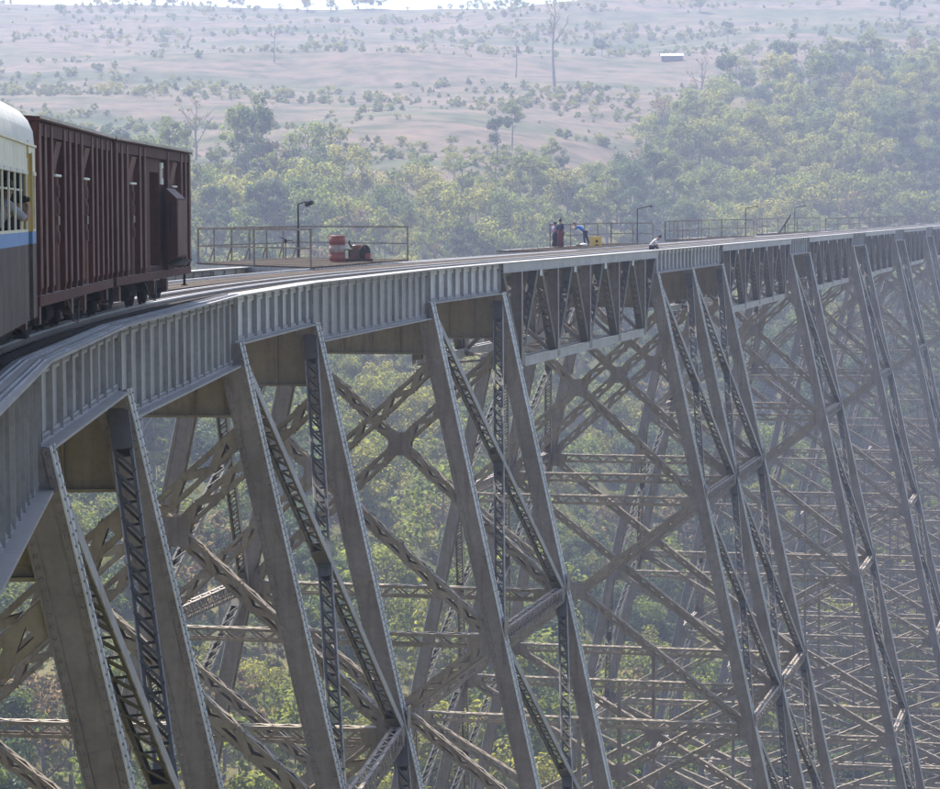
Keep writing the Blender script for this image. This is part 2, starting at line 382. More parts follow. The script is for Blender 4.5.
def rivet_rows(m, p0, p1, nrm, offs, pitch=0.16, r=0.024):
    t = (p1-p0); L = t.length; t = t/L; a = nrm.cross(t)
    for off in offs:
        n = int(L/pitch)
        for i in range(n): m.rivet(p0+t*((i+0.5)*pitch)+a*off, nrm, t, r)

TOWER_LABEL = {
 'A': 'nearest grey steel trestle tower at the lower left, below the boxcars',
 'B': 'second steel trestle tower from the left, seen in full width by the left plate girders',
 'C': 'third steel trestle tower from the left, just left of the first open truss span',
 'D': 'wide steel trestle tower with three bents, between the two nearest open truss spans',
 'E': 'steel trestle tower next right of the wide three-bent tower',
 'F': 'second steel trestle tower to the right of the wide three-bent tower',
 'G': 'third steel trestle tower to the right of the wide three-bent tower',
 'H': 'fourth steel trestle tower right of the wide three-bent one, at the right edge',
 'I': 'hazy far steel trestle tower whose left legs show right of the three-bent tower',
 'J': 'hazier far steel trestle tower, second last along the bridge',
 'K': 'farthest and haziest steel trestle tower of the bridge'}
def tower(key, sts):
    near = {'A':0,'B':0,'C':1,'D':1,'E':2,'F':2}.get(key, 3)
    c = PT(sum(sts)/len(sts), -WID/2, 0)
    gz = ground_z(c.x, c.y)
    root = thing('trestle_tower', TOWER_LABEL[key], 'trestle tower', (c.x, c.y, gz), 'trestle towers of the viaduct')
    og = root.location
    nP = max(1, int((-gz/FT)/PNL+0.85)); zb = gz
    lv = [0.0]+[-PNL*(i+1) for i in range(nP)]
    def leg_pt(s, side, zf, inset=1.05):
        o = (BAT*-zf-inset) if side > 0 else (-WID-BAT*-zf+inset)
        return PT(s, o, zf)
    steel = M['steel']; lwid = 0.60; ldep = 0.56
    for s in sts:
        tv, rv = TV(s), RV(s)
        for side in (1, -1):
            top = leg_pt(s, side, 1.2 if s in (sts[0], sts[-1]) or True else 0)
            g = leg_pt(s, side, gz/FT); bz = ground_z(g.x, g.y); bot = leg_pt(s, side, bz/FT+0.8)
            t = (bot-top).normalized(); a = (rv*side-t*(rv*side).dot(t)).normalized()   # outward
            m = MB()
            topc = leg_pt(s, side, -0.06)
            for k in (-1, 1):
                q = tv*(k*(ldep/2-0.02)); m.bar(topc+q, bot+q, a, lwid, tv, 0.03)
                for e in (-1, 1):      # corner angles standing proud
                    q2 = tv*(k*(ldep/2+0.005))+a*(e*(lwid/2-0.06)); m.bar(topc+q2, bot+q2, a, 0.12, tv, 0.022)
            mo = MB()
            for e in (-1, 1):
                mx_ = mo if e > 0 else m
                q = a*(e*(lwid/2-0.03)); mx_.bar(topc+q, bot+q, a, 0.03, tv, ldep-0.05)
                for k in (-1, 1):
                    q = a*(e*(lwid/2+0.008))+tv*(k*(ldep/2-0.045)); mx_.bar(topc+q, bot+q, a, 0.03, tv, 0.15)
            lg = m.build('leg', steel, root, og); mo.build('outer_face', M['girder_light'], lg, og)  # pale outer faces: sky light on the legs put into the colour
            if near < 3:
                zz = -14.0
                while zz*FT > bz+1:     # splice plates
                    q = leg_pt(s, side, zz); q2 = leg_pt(s, side, zz-2.4)
                    MB().bar(q-tv*(ldep/2+0.002), q2-tv*(ldep/2+0.002), a, lwid-0.27, tv, 0.012).build('splice_plate', steel, lg, og); zz -= PNL*0.66
            if near < 2 and side > 0:
                j = MB(); endz = max(bz/FT+1, -76 if near == 0 else -60)
                e0, e1 = topc, leg_pt(s, side, endz)
                pt = 0.17 if near == 0 else 0.26
                rivet_rows(j, e0-tv*(ldep/2+0.016), e1-tv*(ldep/2+0.016), -tv, (-(lwid/2-0.06), lwid/2-0.06), pt, 0.034)
                rivet_rows(j, e0+a*(lwid/2+0.023), e1+a*(lwid/2+0.023), a, (ldep/2-0.06, -(ldep/2-0.06)), pt, 0.026)
                r = j.build('rivets', steel, lg, og); r['kind'] = 'stuff'
            pd = MB(); b0 = V((bot.x, bot.y, bz-1.0)); 
            pd.raw([b0+V((x*1.0, y*1.0, 0)) for x, y in ((-1,-1),(1,-1),(1,1),(-1,1))]+[V((bot.x+x*0.7, bot.y+y*0.7, bot.z+0.05)) for x, y in ((-1,-1),(1,-1),(1,1),(-1,1))], MB.BF)
            pd.build('pedestal', M['stone'], root, og)
        # cross girder of the bent: deep plate with flanges and stiffeners
        zt, zl = H-0.9, -6.0
        pl = PT(s, -WID+0.4, 0); prr = PT(s, -0.6, 0)
        m = MB(); m.bar(pl+UP*zl*FT, pl+UP*zt*FT, tv, 0.03, rv, 0.03)
        m = MB(); mid = (pl+prr)/2; Lx = (prr-pl).length
        m.bar(mid+UP*zl*FT, mid+UP*zt*FT, rv, Lx, tv, 0.03)
        cg = m.build('cross_girder', M['brown'], root, og)
        m = MB()
        for zz, hh in ((zl, 0.06), (zt, 0.05)): m.bar(pl+UP*zz*FT, prr+UP*zz*FT, UP, hh, tv, 0.40)
        m.bar(pl+UP*(zl*FT+0.09), prr+UP*(zl*FT+0.09), UP, 0.16, tv, 0.07)
        m.build('flange', M['brown'], cg, og)
        if near < 3:
            for i in range(1, 8):
                q = pl.lerp(prr, i/8); m2 = MB(); m2.bar(q+UP*(zl*FT+0.04), q+UP*(zt*FT-0.04), rv, 0.035, tv, 0.20); m2.build('stiffener', M['brown'], cg, og)
        # transverse X bracing and struts
        for p in range(nP):
            z0 = -7.2 if p == 0 else lv[p]; z1 = lv[p+1]
            if z1*FT < gz-6: break
            thick = near < 2
            pr_, w1, w2 = 0.6, 0, 0
            A1, A2_ = leg_pt(s, 1, z0, 1.4), leg_pt(s, -1, z0, 1.4)
            B1, B2 = leg_pt(s, 1, z1, 1.4), leg_pt(s, -1, z1, 1.4)
            w1 = (A1-A2_).length; w2 = (B1-B2).length; f = w1/(w1+w2)
            bw = 0.2 if p == 0 else 0.14
            laced('diagonal_brace', root, A1, B2, tv, 0.42, 0.45, M['brace'], 'angles', 0.55*(1+0.5*(near > 1)+0.5*(near > 2)), bw, 0.55, mid=f, style='W', lname='lacing')
            laced('diagonal_brace', root, A2_, B1, tv, 0.39, 0.42, M['brace'], 'angles', 0.55*(1+0.5*(near > 1)+0.5*(near > 2)), bw, 0.55, mid=f, style='W', lname='lacing')
            x = A1.lerp(B2, f)
            m = MB(); up2 = (V((0,0,1)))
            for k in (-1, 1): m.bar(x-up2*0.46+tv*(k*0.232), x+up2*0.46+tv*(k*0.232), rv, 0.92, tv, 0.016)
            m.build('gusset_plate', steel, root, og)
            laced('strut', root, leg_pt(s, 1, z1-0.3, 1.2), leg_pt(s, -1, z1-0.3, 1.2), tv, 0.42, 0.50, M['brace'], 'angles', 0.45*(1+0.6*(near > 1)+0.6*(near > 2)), 0.075 if near < 3 else 0.1, 1.1, style='W', lname='lacing')
            for sd_, P_ in ((1, leg_pt(s, 1, z1, 1.9)), (-1, leg_pt(s, -1, z1, 1.9))):
                m = MB()
                for k in (-1, 1): m.bar(P_-UP*0.6+tv*(k*0.262), P_+UP*0.55+tv*(k*0.262), rv, 0.74, tv, 0.014)
                m.build('gusset_plate', steel, root, og)
            if p >= 2:
                m = MB(); q0 = (leg_pt(s,1,z0)+leg_pt(s,-1,z0))/2; q1 = (leg_pt(s,1,z1)+leg_pt(s,-1,z1))/2
                m.bar(q0+tv*0.05, q1+tv*0.05, rv, 0.22, tv, 0.2); m.build('hanger', steel, root, og)
    # longitudinal faces
    for bay in range(len(sts)-1):
        s0, s1 = sts[bay], sts[bay+1]
        for side in (1, -1):
            rvm = RV((s0+s1)/2)*side
            for p in range(nP):
                z0 = -1.2 if p == 0 else lv[p]-0.6; z1 = lv[p+1]
                if z1*FT < gz-6: break
                pa0, pb0 = leg_pt(s0, side, z0, 0.95), leg_pt(s1, side, z0, 0.95)
                pa1, pb1 = leg_pt(s0, side, z1, 0.95), leg_pt(s1, side, z1, 0.95)
                inx = 0.18
                t_ = (pb0-pa0).normalized()
                sg = near == 0 and side > 0 and p < 2
                pch = 0.52*(1+0.5*(near == 2)+1.2*(near > 2)); bwd = 0.055 if near < 2 else 0.075
                laced('diagonal_brace', root, pa0+t_*inx, pb1-t_*inx, rvm, 0.44, 0.25, M['girder'], 'side', pch, bwd, 1.0, single=sg, mid=0.5, lname='lacing', cover=M['shade_steel'], faces=(-1,1) if side > 0 else (1,-1))  # lighter side plates: sky light on the edges put into the colour
                laced('diagonal_brace', root, pb0-t_*inx, pa1+t_*inx, rvm, 0.40, 0.22, M['girder'], 'side', pch, bwd, 1.0, single=sg, mid=0.5, lname='lacing', cover=M['shade_steel'], faces=(-1,1) if side > 0 else (1,-1))
                # strut at the panel point, open lattice on its upright faces
                q0, q1 = leg_pt(s0, side, z1, 1.0), leg_pt(s1, side, z1, 1.0)
                laced('strut', root, q0+t_*0.3, q1-t_*0.3, UP, 0.60, 0.38, steel, 'angles', 0.46*(1+0.6*(near == 2)+1.5*(near > 2)), 0.06 if near < 2 else 0.09, 0.5, style='X', lname='lattice')
                for s_, q in ((s0, q0), (s1, q1)):
                    m = MB(); a = rvm
                    m.bar(q-UP*0.9+a*0.285-TV(s_)*0.02, q+UP*0.8+a*0.285+TV(s_)*0.02, TV(s_), 0.62, a, 0.016); m.build('gusset_plate', steel, root, og)
    return root
for k_, st_ in BENTS: tower(k_, st_)

# ------------------------------------------------------------------ plate girder spans
GL = {}
def girder_span(s0, s1, depth_below, label, light, near, stiff=4.0):
    c = PT((s0+s1)/2, -WID/2, 0)
    root = thing('plate_girder_span', label, 'girder span', (c.x, c.y, c.z), 'plate girder spans of the viaduct'); og = root.location
    mat = M['girder_light'] if light else M['girder']
    for side in (1, -1):
        off = 0.0 if side > 0 else -WID+2.0
        p0, p1 = PT(s0, off, 0), PT(s1, off, 0); t = (p1-p0).normalized(); r = t.cross(UP); L = (p1-p0).length
        p0 = p0+t*0.02; p1 = p1-t*0.02; L = (p1-p0).length
        zt, zb = H*FT, -depth_below*FT
        m = MB(); web = 0.27   # web set back under the 0.6 m flange
        cw = -r*web
        m.bar((p0+p1)/2+cw+UP*(zb+0.02), (p0+p1)/2+cw+UP*(zt-0.05), t, L, r, 0.025)
        g = m.build('girder', mat, root, og); g_og = og
        m = MB(); m.bar(p0+cw+UP*(zt-0.022), p1+cw+UP*(zt-0.022), r, 0.54, UP, 0.04)
        m.build('top_flange', M['girder'], g, og)
        m = MB(); m.bar(p0+cw+UP*zb, p1+cw+UP*zb, r, 0.56, UP, 0.045); m.bar(p0+cw*0.9+UP*(zb+0.09), p1+cw*0.9+UP*(zb+0.09), r, 0.06, UP, 0.14); m.build('bottom_flange', M['girder'], g, og)
        m = MB(); m.bar(p0+cw*0.88+UP*(zt-0.14), p1+cw*0.88+UP*(zt-0.14), r, 0.06, UP, 0.18); m.build('flange_angle', mat, g, og)
        hgt = zt-zb-0.16; zm = (zt+zb)/2
        n = max(3, int(round(L/FT/stiff))); mstf = None
        if side > 0 or near < 2:
            for i in range(n+1):
                x = 0.08+(L-0.16)*i/n; q = p0+t*x+cw
                if mstf is None:
                    mm = MB(); mm.box((0, 0.08 if light else 0.06, 0), 0.022, 0.135 if light else 0.095, hgt); mm.box((0.055, 0.022, 0), 0.10, 0.018, hgt)
                    mm.box((0, -0.08, 0), 0.022, 0.135, hgt); mstf = mm.mesh('stiffener', M['girder'] if light else mat)  # on pale webs, stiffener shade is put into a darker colour
                place(mstf, 'stiffener', g, frame(t, r, UP, q+UP*zm-og))
        if side > 0 and near < 2:
            rv = MB(); pt = 0.15 if near == 0 else 0.2; rr = 0.032
            if near == 0:
                rivet_rows(rv, p0+cw+UP*zt, p1+cw+UP*zt, UP, (0.09, 0.17, -0.09, -0.17), 0.16, 0.034)
            rivet_rows(rv, p0+UP*(zb+0.11)+cw*0.8, p1+UP*(zb+0.11)+cw*0.8, r, (0.0,), pt, rr)
            rivet_rows(rv, p0+UP*(zt-0.16)+cw*0.78, p1+UP*(zt-0.16)+cw*0.78, r, (0.0,), pt, rr)
            for i in range(n+1):
                x = 0.08+(L-0.16)*i/n+0.06; q = p0+t*x+cw+r*0.031
                rivet_rows(rv, q+UP*(zb+0.22), q+UP*(zt-0.25), r, (0.0,), 0.17, 0.03)
            o = rv.build('rivets', mat, g, og); o['kind'] = 'stuff'
    # cross frames between the two girders
    for f in (0.0, 0.5, 1.0) if near < 3 else (0.5,):
        s = s0+(s1-s0)*(0.04+0.92*f)
        m = MB(); m.obox(PT(s, -1.2, H-1.6), PT(s, -WID+1.3, H-1.6), 0.12, 0.35); m.build('cross_beam', M['brown'], root, og)
    return root
girder_span(-60, 0, 1.9, 'grey riveted deep plate girder span running out of the picture at the left edge', False, 0, 3.0)
girder_span(0, 40, 0.0, 'grey riveted plate girder span on top of the nearest tower, beside the cream coach', False, 0, 4.4)
girder_span(40, 100, 1.8, 'grey deep plate girder span between the nearest and second towers, below the boxcars', False, 0, 4.0)
girder_span(100, 140, 0.0, 'striped pale plate girder span on top of the second tower', True, 1, 4.4)
girder_span(140, 200, 1.8, 'grey deep plate girder span between the second and third towers', False, 1, 4.0)
girder_span(200, 240, 0.0, 'striped pale plate girder span on top of the third tower', True, 1, 4.4)
girder_span(360, 440, 0.0, 'long striped plate girder span on top of the wide three-bent tower', True, 2, 4.4)
for (a_, b_), l_ in zip(((560,600),(720,760),(880,920),(1040,1080),(1200,1240),(1360,1400),(1520,1560)),
    ('first', 'second', 'third', 'fourth', 'fifth', 'sixth', 'seventh')):
    girder_span(a_, b_, 0.0, 'short pale plate girder span on the %s tower beyond the three-bent tower' % l_, True, 3, 5.0)

# ------------------------------------------------------------------ deck truss spans
def truss_span(s0, s1, label, near):
    c = PT((s0+s1)/2, -WID/2, 0)
    root = thing('deck_truss_span', label, 'truss span', (c.x, c.y, c.z), 'open deck truss spans of the viaduct'); og = root.location
    ZT, ZB = H-0.7, -9.9
    for side in (1, -1):
        offs = -0.95 if side > 0 else -15.0
        A, B = PT(s0, offs, 0), PT(s1, offs, 0); t = (B-A).normalized(); r = t.cross(UP)
        def X(f, z): return A.lerp(B, f)+UP*(z*FT)
        m = MB(); a, b = X(0.003, 0), X(0.997, 0)
        zt = UP*(ZT*FT)
        for k in (-1, 1): m.bar(a+zt+r*(k*0.235), b+zt+r*(k*0.235), r, 0.03, UP, 0.42)
        m.bar(a+UP*(H*FT-0.02), b+UP*(H*FT-0.02), r, 0.60, UP, 0.035)
        for k in (-1, 1): m.bar(a+UP*((ZT-0.68)*FT)+r*(k*0.22), b+UP*((ZT-0.68)*FT)+r*(k*0.22), r, 0.13, UP, 0.025)
        m.build('top_chord', M['chord'], root, og)
        m = MB()
        zb = UP*(ZB*FT); a, b = X(0.112, 0), X(0.888, 0)
        for k in (-1, 1): m.bar(a+zb+r*(k*0.215), b+zb+r*(k*0.215), r, 0.03, UP, 0.36)
        for k in (-1, 1): m.bar(a+zb+UP*0.19+r*(k*0.2), b+zb+UP*0.19+r*(k*0.2), r, 0.12, UP, 0.025)
        m.bar(a+zb-UP*0.19, b+zb-UP*0.19, r, 0.46, UP, 0.02)
        m.build('bottom_chord', M['chord'], root, og)
        pitch = 0.42 if near else 0.8
        for i in range(5):
            fb = 0.1+0.2*i; ft0, ft1 = 0.2*i, 0.2*(i+1)
            m = MB(); q0, q1 = X(fb, ZB+0.6), X(fb, ZT-0.7)
            for k in (-1, 1): m.bar(q0+r*(k*0.21), q1+r*(k*0.21), t, 0.30, r, 0.024)
            m.bar(q0, q1, r, 0.39, t, 0.02)
            m.build('post', M['steel'], root, og)
            for (fa, fz) in ((ft0, fb), (ft1, fb)):
                e = 0.010 if fa < fz else -0.010
                laced('diagonal', root, X(fa+e, ZT-0.6), X(fz-e*0.6, ZB+0.55), r, 0.37, 0.26, M['shade_steel'], 'side', pitch, 0.08 if near else 0.12, 1.0, lname='lacing')
            m = MB()
            for k in (-1, 1): m.bar(X(fb, ZB-0.4)+r*(k*0.238), X(fb, ZB+2.2)+r*(k*0.238), t, 0.55, r, 0.016)
            m.build('gusset_plate', M['steel'], root, og)
            if i:
                m = MB(); m.bar(X(ft0, ZT-1.6)+r*0.238*side, X(ft0, ZT+0.3)+r*0.238*side, t, 0.5, r, 0.016)
                m.build('gusset_plate', M['girder_light'], root, og)
    for i in range(6):
        s = s0+(s1-s0)*0.2*i+(0.8 if i == 0 else -0.8 if i == 5 else 0)
        m = MB(); m.obox(PT(s, -1.6, H-2.2), PT(s, -WID+2.0, H-2.2), 0.22, 0.75); m.build('floor_beam', M['brown'], root, og)
    for i in range(5):
        s = s0+(s1-s0)*(0.1+0.2*i)
        m = MB(); m.obox(PT(s, -1.8, ZB+0.6), PT(s, -14.2, ZT-1.4), 0.14, 0.16); m.build('sway_brace', M['steel'], root, og)
        m = MB(); m.obox(PT(s+0.7, -1.8, ZT-1.4), PT(s+0.7, -14.2, ZB+0.6), 0.14, 0.16); m.build('sway_brace', M['steel'], root, og)
        if i < 4:
            s2 = s+(s1-s0)*0.2
            m = MB(); m.obox(PT(s, -1.8, ZB+0.05), PT(s2, -14.2, ZB+0.05), 0.12, 0.1); m.build('lateral_brace', M['steel'], root, og)
            m = MB(); m.obox(PT(s, -14.2, ZB-0.4), PT(s2, -1.8, ZB-0.4), 0.12, 0.1); m.build('lateral_brace', M['steel'], root, og)
for i, (a_, b_) in enumerate(((240,360),(440,560),(600,720),(760,880),(920,1040),(1080,1200),(1240,1360),(1400,1520))):
    truss_span(a_, b_, ('nearest open deck truss span, below the yellow crate and the people',
        'open deck truss span just right of the wide three-bent tower', 'third nearest open deck truss span, far right of the three-bent tower',
        'fourth nearest open deck truss span along the bridge', 'fifth nearest open deck truss span, next to the right edge',
        'sixth deck truss span, cut by the right edge of the picture', 'seventh deck truss span along the bridge', 'farthest deck truss span of the bridge')[i], i < 2)

# ------------------------------------------------------------------ track
TC = -5.65; ZR = H+0.02
def sweep(m, o, zc, wd, hgt, s0, s1, ds=6.0):
    pts = []; s = s0
    while s < s1+0.01: pts.append(s); s += ds
    n0 = len(m.v)
    for s in pts:
        for do, dz in ((-wd/2,-hgt/2),(wd/2,-hgt/2),(wd/2,hgt/2),(-wd/2,hgt/2)): m.v.append(PT(s, o+do, zc+dz))
    for i in range(len(pts)-1):
        for k in range(4):
            k2 = (k+1) % 4; b = n0+i*4; m.f.append((b+k, b+k2, b+4+k2, b+4+k))
    m.f.append((n0+3, n0+2, n0+1, n0)); e = n0+(len(pts)-1)*4; m.f.append((e, e+1, e+2, e+3))
END = 1560
tr = thing('railway_track', 'single railway track on timber sleepers along the right side of the bridge deck', 'railway track', PT(200, TC, H-0.9)); og = tr.location
for k in (-1, 1):
    m = MB(); o_ = TC+k*1.68
    sweep(m, o_, ZR-0.20, 0.08, 0.30, -60, END); sweep(m, o_, ZR-0.36, 0.40, 0.06, -60, END)
    rl = m.build('rail', M['rail'], tr, og)
    m = MB(); sweep(m, o_, ZR-0.02, 0.22, 0.12, -60, END); m.build('rail_head', M['railtop'], rl, og)
    m = MB(); sweep(m, TC+k*1.05, ZR-0.14, 0.18, 0.34, -60, END); m.build('guard_rail', M['rail'], tr, og)
    m = MB(); sweep(m, TC+k*1.9, H-1.6, 0.8, 1.2, -60, END); m.build('stringer', M['brown'], tr, og)
    m = MB(); sweep(m, TC+k*3.0, H-0.26, 0.45, 0.32, -60, END); m.build('guard_timber', M['timber'], tr, og)
slp = None
ns = 0; s = -58.0; far = MB()
while s < END:
    if s > 20 and ns < 290:
        if slp is None: slp = MB().box((0,0,0), 2.30, 0.24, 0.16).mesh('sleeper', M['timber'])
        place(slp, 'sleeper', tr, frame(RV(s), TV(s), UP, PT(s, TC, H-0.68)-og)); ns += 1
    else:
        far.bar(PT(s, TC-3.75, H-0.68), PT(s, TC+3.75, H-0.68), TV(s), 0.24, UP, 0.16)
    s += 1.9
o = far.build('sleeper', M['timber'], tr, og); o['kind'] = 'stuff'
# plank footway left of the track
fw = thing('plank_footway', 'worn plank footway running along the left side of the track', 'footway', PT(200, -12, H-0.3)); og = fw.location
for k in range(5):
    s = -60.0
    m = MB(); sweep(m, -10.4-0.98*k, H-0.20+0.02*(k % 2), 0.86, 0.16, -60, END); m.build('plank', M['plank'], fw, og)
m = MB(); sweep(m, -15.1, H-0.15, 0.3, 0.5, -60, END); m.build('edge_channel', M['girder_light'], fw, og)
m = MB(); sweep(m, -11, H-0.75, 0.3, 0.8, -60, END); sweep(m, -14.4, H-0.75, 0.3, 0.8, -60, END); m.build('joist', M['brown'], fw, og)
m = MB(); sweep(m, -2.35, H-0.30, 0.62, 0.12, -60, END); m.build('plank', M['timber'], fw, og)
# ------------------------------------------------------------------ refuges with handrails
def obar(m, p, q, wd): m.obox(p, q, wd, wd)
def refuge(label, corners, zf, posts_front, posts_back, hgt, extra=None, fascia=1.2):
    """corners (station, offset): near-left, near-right, far-right, far-left"""
    P_ = [PT(s, o, zf) for s, o in corners]; c = (P_[0]+P_[2])/2
    root = thing('refuge_platform', label, 'refuge platform', c, 'refuge platforms along the bridge'); og = root.location
    nl, nr, fr, fl = P_
    n = max(4, int((fr-nr).length/0.5))
    me = None
    for i in range(n):
        f0, f1 = i/n+0.004, (i+1)/n-0.004
        a, b, c_, d = nl.lerp(fl, f0), nr.lerp(fr, f0), nr.lerp(fr, f1), nl.lerp(fl, f1)
        dz = UP*random.uniform(-0.012, 0.012)
        m = MB().prism([a+dz, b+dz, c_+dz, d+dz], UP*-0.07); m.build('plank', M['plank'], root, og)
    m = MB(); zz = UP*(-0.075-fascia*FT/2)
    for a, b in ((nl, nr), (nr, fr), (fr, fl), (fl, nl)): m.obox(a.lerp(b, 0.006)+zz, a.lerp(b, 0.994)+zz, 0.10, fascia*FT)
    m.build('edge_beam', M['girder'], root, og)
    for k in (0.25, 0.5, 0.75):
        m = MB(); m.obox(nl.lerp(nr, k)+zz, fl.lerp(fr, k)+zz, 0.12, fascia*FT*0.8); m.build('joist', M['brown'], root, og)
    # brackets down to the left girder
    m = MB()
    return root, og, P_
def railing(root, og, pts, hgt, mids=(0.5,), wd=0.06, brace=None, subdiv=None):
    """posts at pts (world), top and mid rails between"""
    for i, p in enumerate(pts):
        m = MB(); m.obox(p-UP*0.02, p+UP*hgt, wd, wd, V((0,1,0))); m.build('post', M['rust_rail'], root, og)
        if brace is not None and i: 
            m = MB(); m.obox(p+brace*0.5, p+UP*(hgt*0.45), wd*0.7, wd*0.7); m.build('post_brace', M['rust_rail'], root, og)
    for a, b in zip(pts[:-1], pts[1:]):
        m = MB(); m.obox(a+UP*(hgt+0.03), b+UP*(hgt+0.03), wd*1.3, wd*1.1); m.build('top_rail', M['rust_rail'], root, og)
        for q in mids:
            m = MB(); m.obox(a+UP*(hgt*q), b+UP*(hgt*q), wd*0.8, wd*0.8); m.build('mid_rail', M['rust_rail'], root, og)
Z1 = H+0.3
r1, og1, C1 = refuge('planked refuge platform with handrail holding the red drum, right of the boxcars',
    [(226,-38.5),(199,-14.6),(249,-15.6),(268,-37.5)], Z1, 0, 0, 1.3)
nl, nr, fr, fl = C1
railing(r1, og1, [nl.lerp(nr, f) for f in (0.02, 0.52, 0.985)], 1.34, wd=0.075)
railing(r1, og1, [nl.lerp(fl, f) for f in (0.02, 0.16, 0.32, 0.49, 0.66, 0.83, 0.98)], 1.34, wd=0.065, brace=(nl-nr).normalized())
railing(r1, og1, [fl.lerp(fr, f) for f in (0.0, 0.99)], 1.34, wd=0.065)
r2, og2, C2 = refuge('long planked refuge with handrail where the people and yellow crate are', [(338,-24.5),(338,-15.4),(446,-15.4),(446,-24.5)], H+0.2, 0, 0, 1.1)
nl, nr, fr, fl = C2
railing(r2, og2, [nl.lerp(fl, f) for f in (0.42, 0.47, 0.60, 0.73, 0.86, 1.0)], 1.25, wd=0.06)
railing(r2, og2, [fl.lerp(fr, f) for f in (0.0, 0.5, 0.97)], 1.25, wd=0.06)
r3, og3, C3 = refuge('far refuge platform with closely spaced railing posts, above the three-bent tower', [(512,-24),(512,-15.4),(604,-15.4),(604,-24)], H+0.2, 0, 0, 1.1, fascia=1.6)
nl, nr, fr, fl = C3
railing(r3, og3, [nl.lerp(nr, f) for f in (0.0, 0.33, 0.66, 1.0)], 1.3, mids=(0.5,), wd=0.06)
railing(r3, og3, [nl.lerp(fl, f) for f in (0.0, 0.07, 0.14, 0.21, 0.28, 0.35, 0.55, 0.75, 1.0)], 1.3, wd=0.06)
railing(r3, og3, [fl.lerp(fr, f) for f in (0.0, 0.5, 1.0)], 1.3, wd=0.06)
r4, og4, C4 = refuge('farthest refuge platform, planked with thin railing, at the right of the deck', [(668,-23),(668,-15.4),(768,-15.4),(768,-23)], H+0.2, 0, 0, 1.1)
nl, nr, fr, fl = C4
railing(r4, og4, [nl.lerp(fl, f) for f in (0.0, 0.12, 0.24, 0.5, 0.75, 1.0)], 1.3, wd=0.06)
railing(r4, og4, [fl.lerp(fr, f) for f in (0.0, 0.98)], 1.3, wd=0.06)
root = thing('handrail', 'long thin handrail along the far left side of the bridge deck at the right', 'handrail', PT(800, -16, H))
railing(root, root.location, [PT(s, -16, H+0.1) for s in range(790, 1560, 40)], 1.25, wd=0.10)
# lamp posts on the refuges
def lamp_post(s, o, z0, h, label, arm, side=1.0, head=True):
    p = PT(s, o, z0); root = thing('lamp_post', label, 'lamp post', p, 'lamp posts on the refuges'); og = root.location
    r = RV(s)*side
    MB().tube([p-UP*0.05, p+UP*h], 0.04 if h > 2.32 else 0.03, 8).build('pole', M['black'], root, og)
    tip = p+UP*(h+(0.22 if h < 2.32 else 0.12))+r*arm
    MB().tube([p+UP*(h-0.05), p+UP*(h+0.03), tip], 0.032, 6).build('arm', M['black'], root, og)
    m = MB(); q_ = 1.0 if h > 2.32 else 0.45
    m.bar(tip-r*(0.06*q_)-UP*(0.16*q_), tip+r*(0.26*q_)-UP*(0.02*q_), TV(s), 0.26*q_, (r*-0.5+UP).normalized(), 0.16*q_)
    m.build('lamp_head', M['black'], root, og)
lamp_post(266, -37, H+0.3, 2.36, 'small black lamp post on the refuge left of the red drum', 0.42)
lamp_post(436, -17.2, H+0.2, 2.15, 'thin lamp post behind the railing right of the yellow crate', 0.85)
lamp_post(596, -16.5, H+0.2, 2.2, 'thin distant lamp post on the closely railed far refuge', 0.9)
lamp_post(704, -16.2, H+0.2, 2.3, 'thinnest lamp post on the farthest refuge platform', 0.9)
# leaning jib on the far refuge
p = PT(675, -17.5, H+0.2); root = thing('hoist_post', 'dark post leaning over the farthest refuge platform', 'post', p); og = root.location
MB().obox(p, p+V((1.15, 0.3, 1.7)), 0.10, 0.10).build('jib', M['black'], root, og)
MB().obox(p+V((0.6,0.15,0)), p+V((0.6,0.15,0.85)), 0.08, 0.08, V((0,1,0))).build('prop', M['black'], root, og)
# taps hanging on the first refuge rail
root = thing('water_pump', 'small dark hand pump with spouts by the first refuge handrail', 'pump', PT(246, -32.5, H+0.35)); og = root.location
p = og.copy()
MB().tube([p, p+UP*0.8], 0.02, 6).build('riser', M['black'], root, og)
MB().lathe(p+UP*0.7, [(0.03,0),(0.06,0.03),(0.06,0.14),(0.03,0.17)], 10).build('pump_body', M['black'], root, og)
MB().tube([p+UP*0.78, p+UP*0.8+RV(246)*0.3, p+UP*0.68+RV(246)*0.36], 0.02, 6).build('spout', M['black'], root, og)
MB().tube([p+UP*0.84, p+UP*0.95-RV(246)*0.25], 0.016, 6).build('handle', M['black'], root, og)
# oil drum
p = PT(231, -20.6, Z1)+UP*0.005; root = thing('oil_drum', 'red oil drum with a dirty white band standing on the refuge', 'oil drum', p); og = root.location
def drum_ring(z0, z1, nm, mat):
    MB().lathe(p, [(0.33,z0),(0.33,z1)], 24).build(nm, M[mat], root, og, True)
drum_ring(0.0, 0.34, 'lower_body', 'red'); drum_ring(0.34, 0.68, 'white_band', 'drumwhite'); drum_ring(0.68, 1.04, 'upper_body', 'red')
for z_ in (0.0, 0.34, 0.68, 1.02): MB().lathe(p+UP*z_, [(0.332,0),(0.346,0.012),(0.346,0.02),(0.332,0.032)], 24).build('hoop', M['red'], root, og, True)
MB().lathe(p+UP*1.042+V((0.15,0,0)), [(0.04,0),(0.04,0.02)], 10).build('bung', M['engine'], root, og)
MB().tube([p+V((0.2,-0.1,0.45)), p+V((0.45,-0.1,0.5)), p+V((0.5,-0.1,0.2))], 0.025, 6).build('hose', M['black'], root, og)
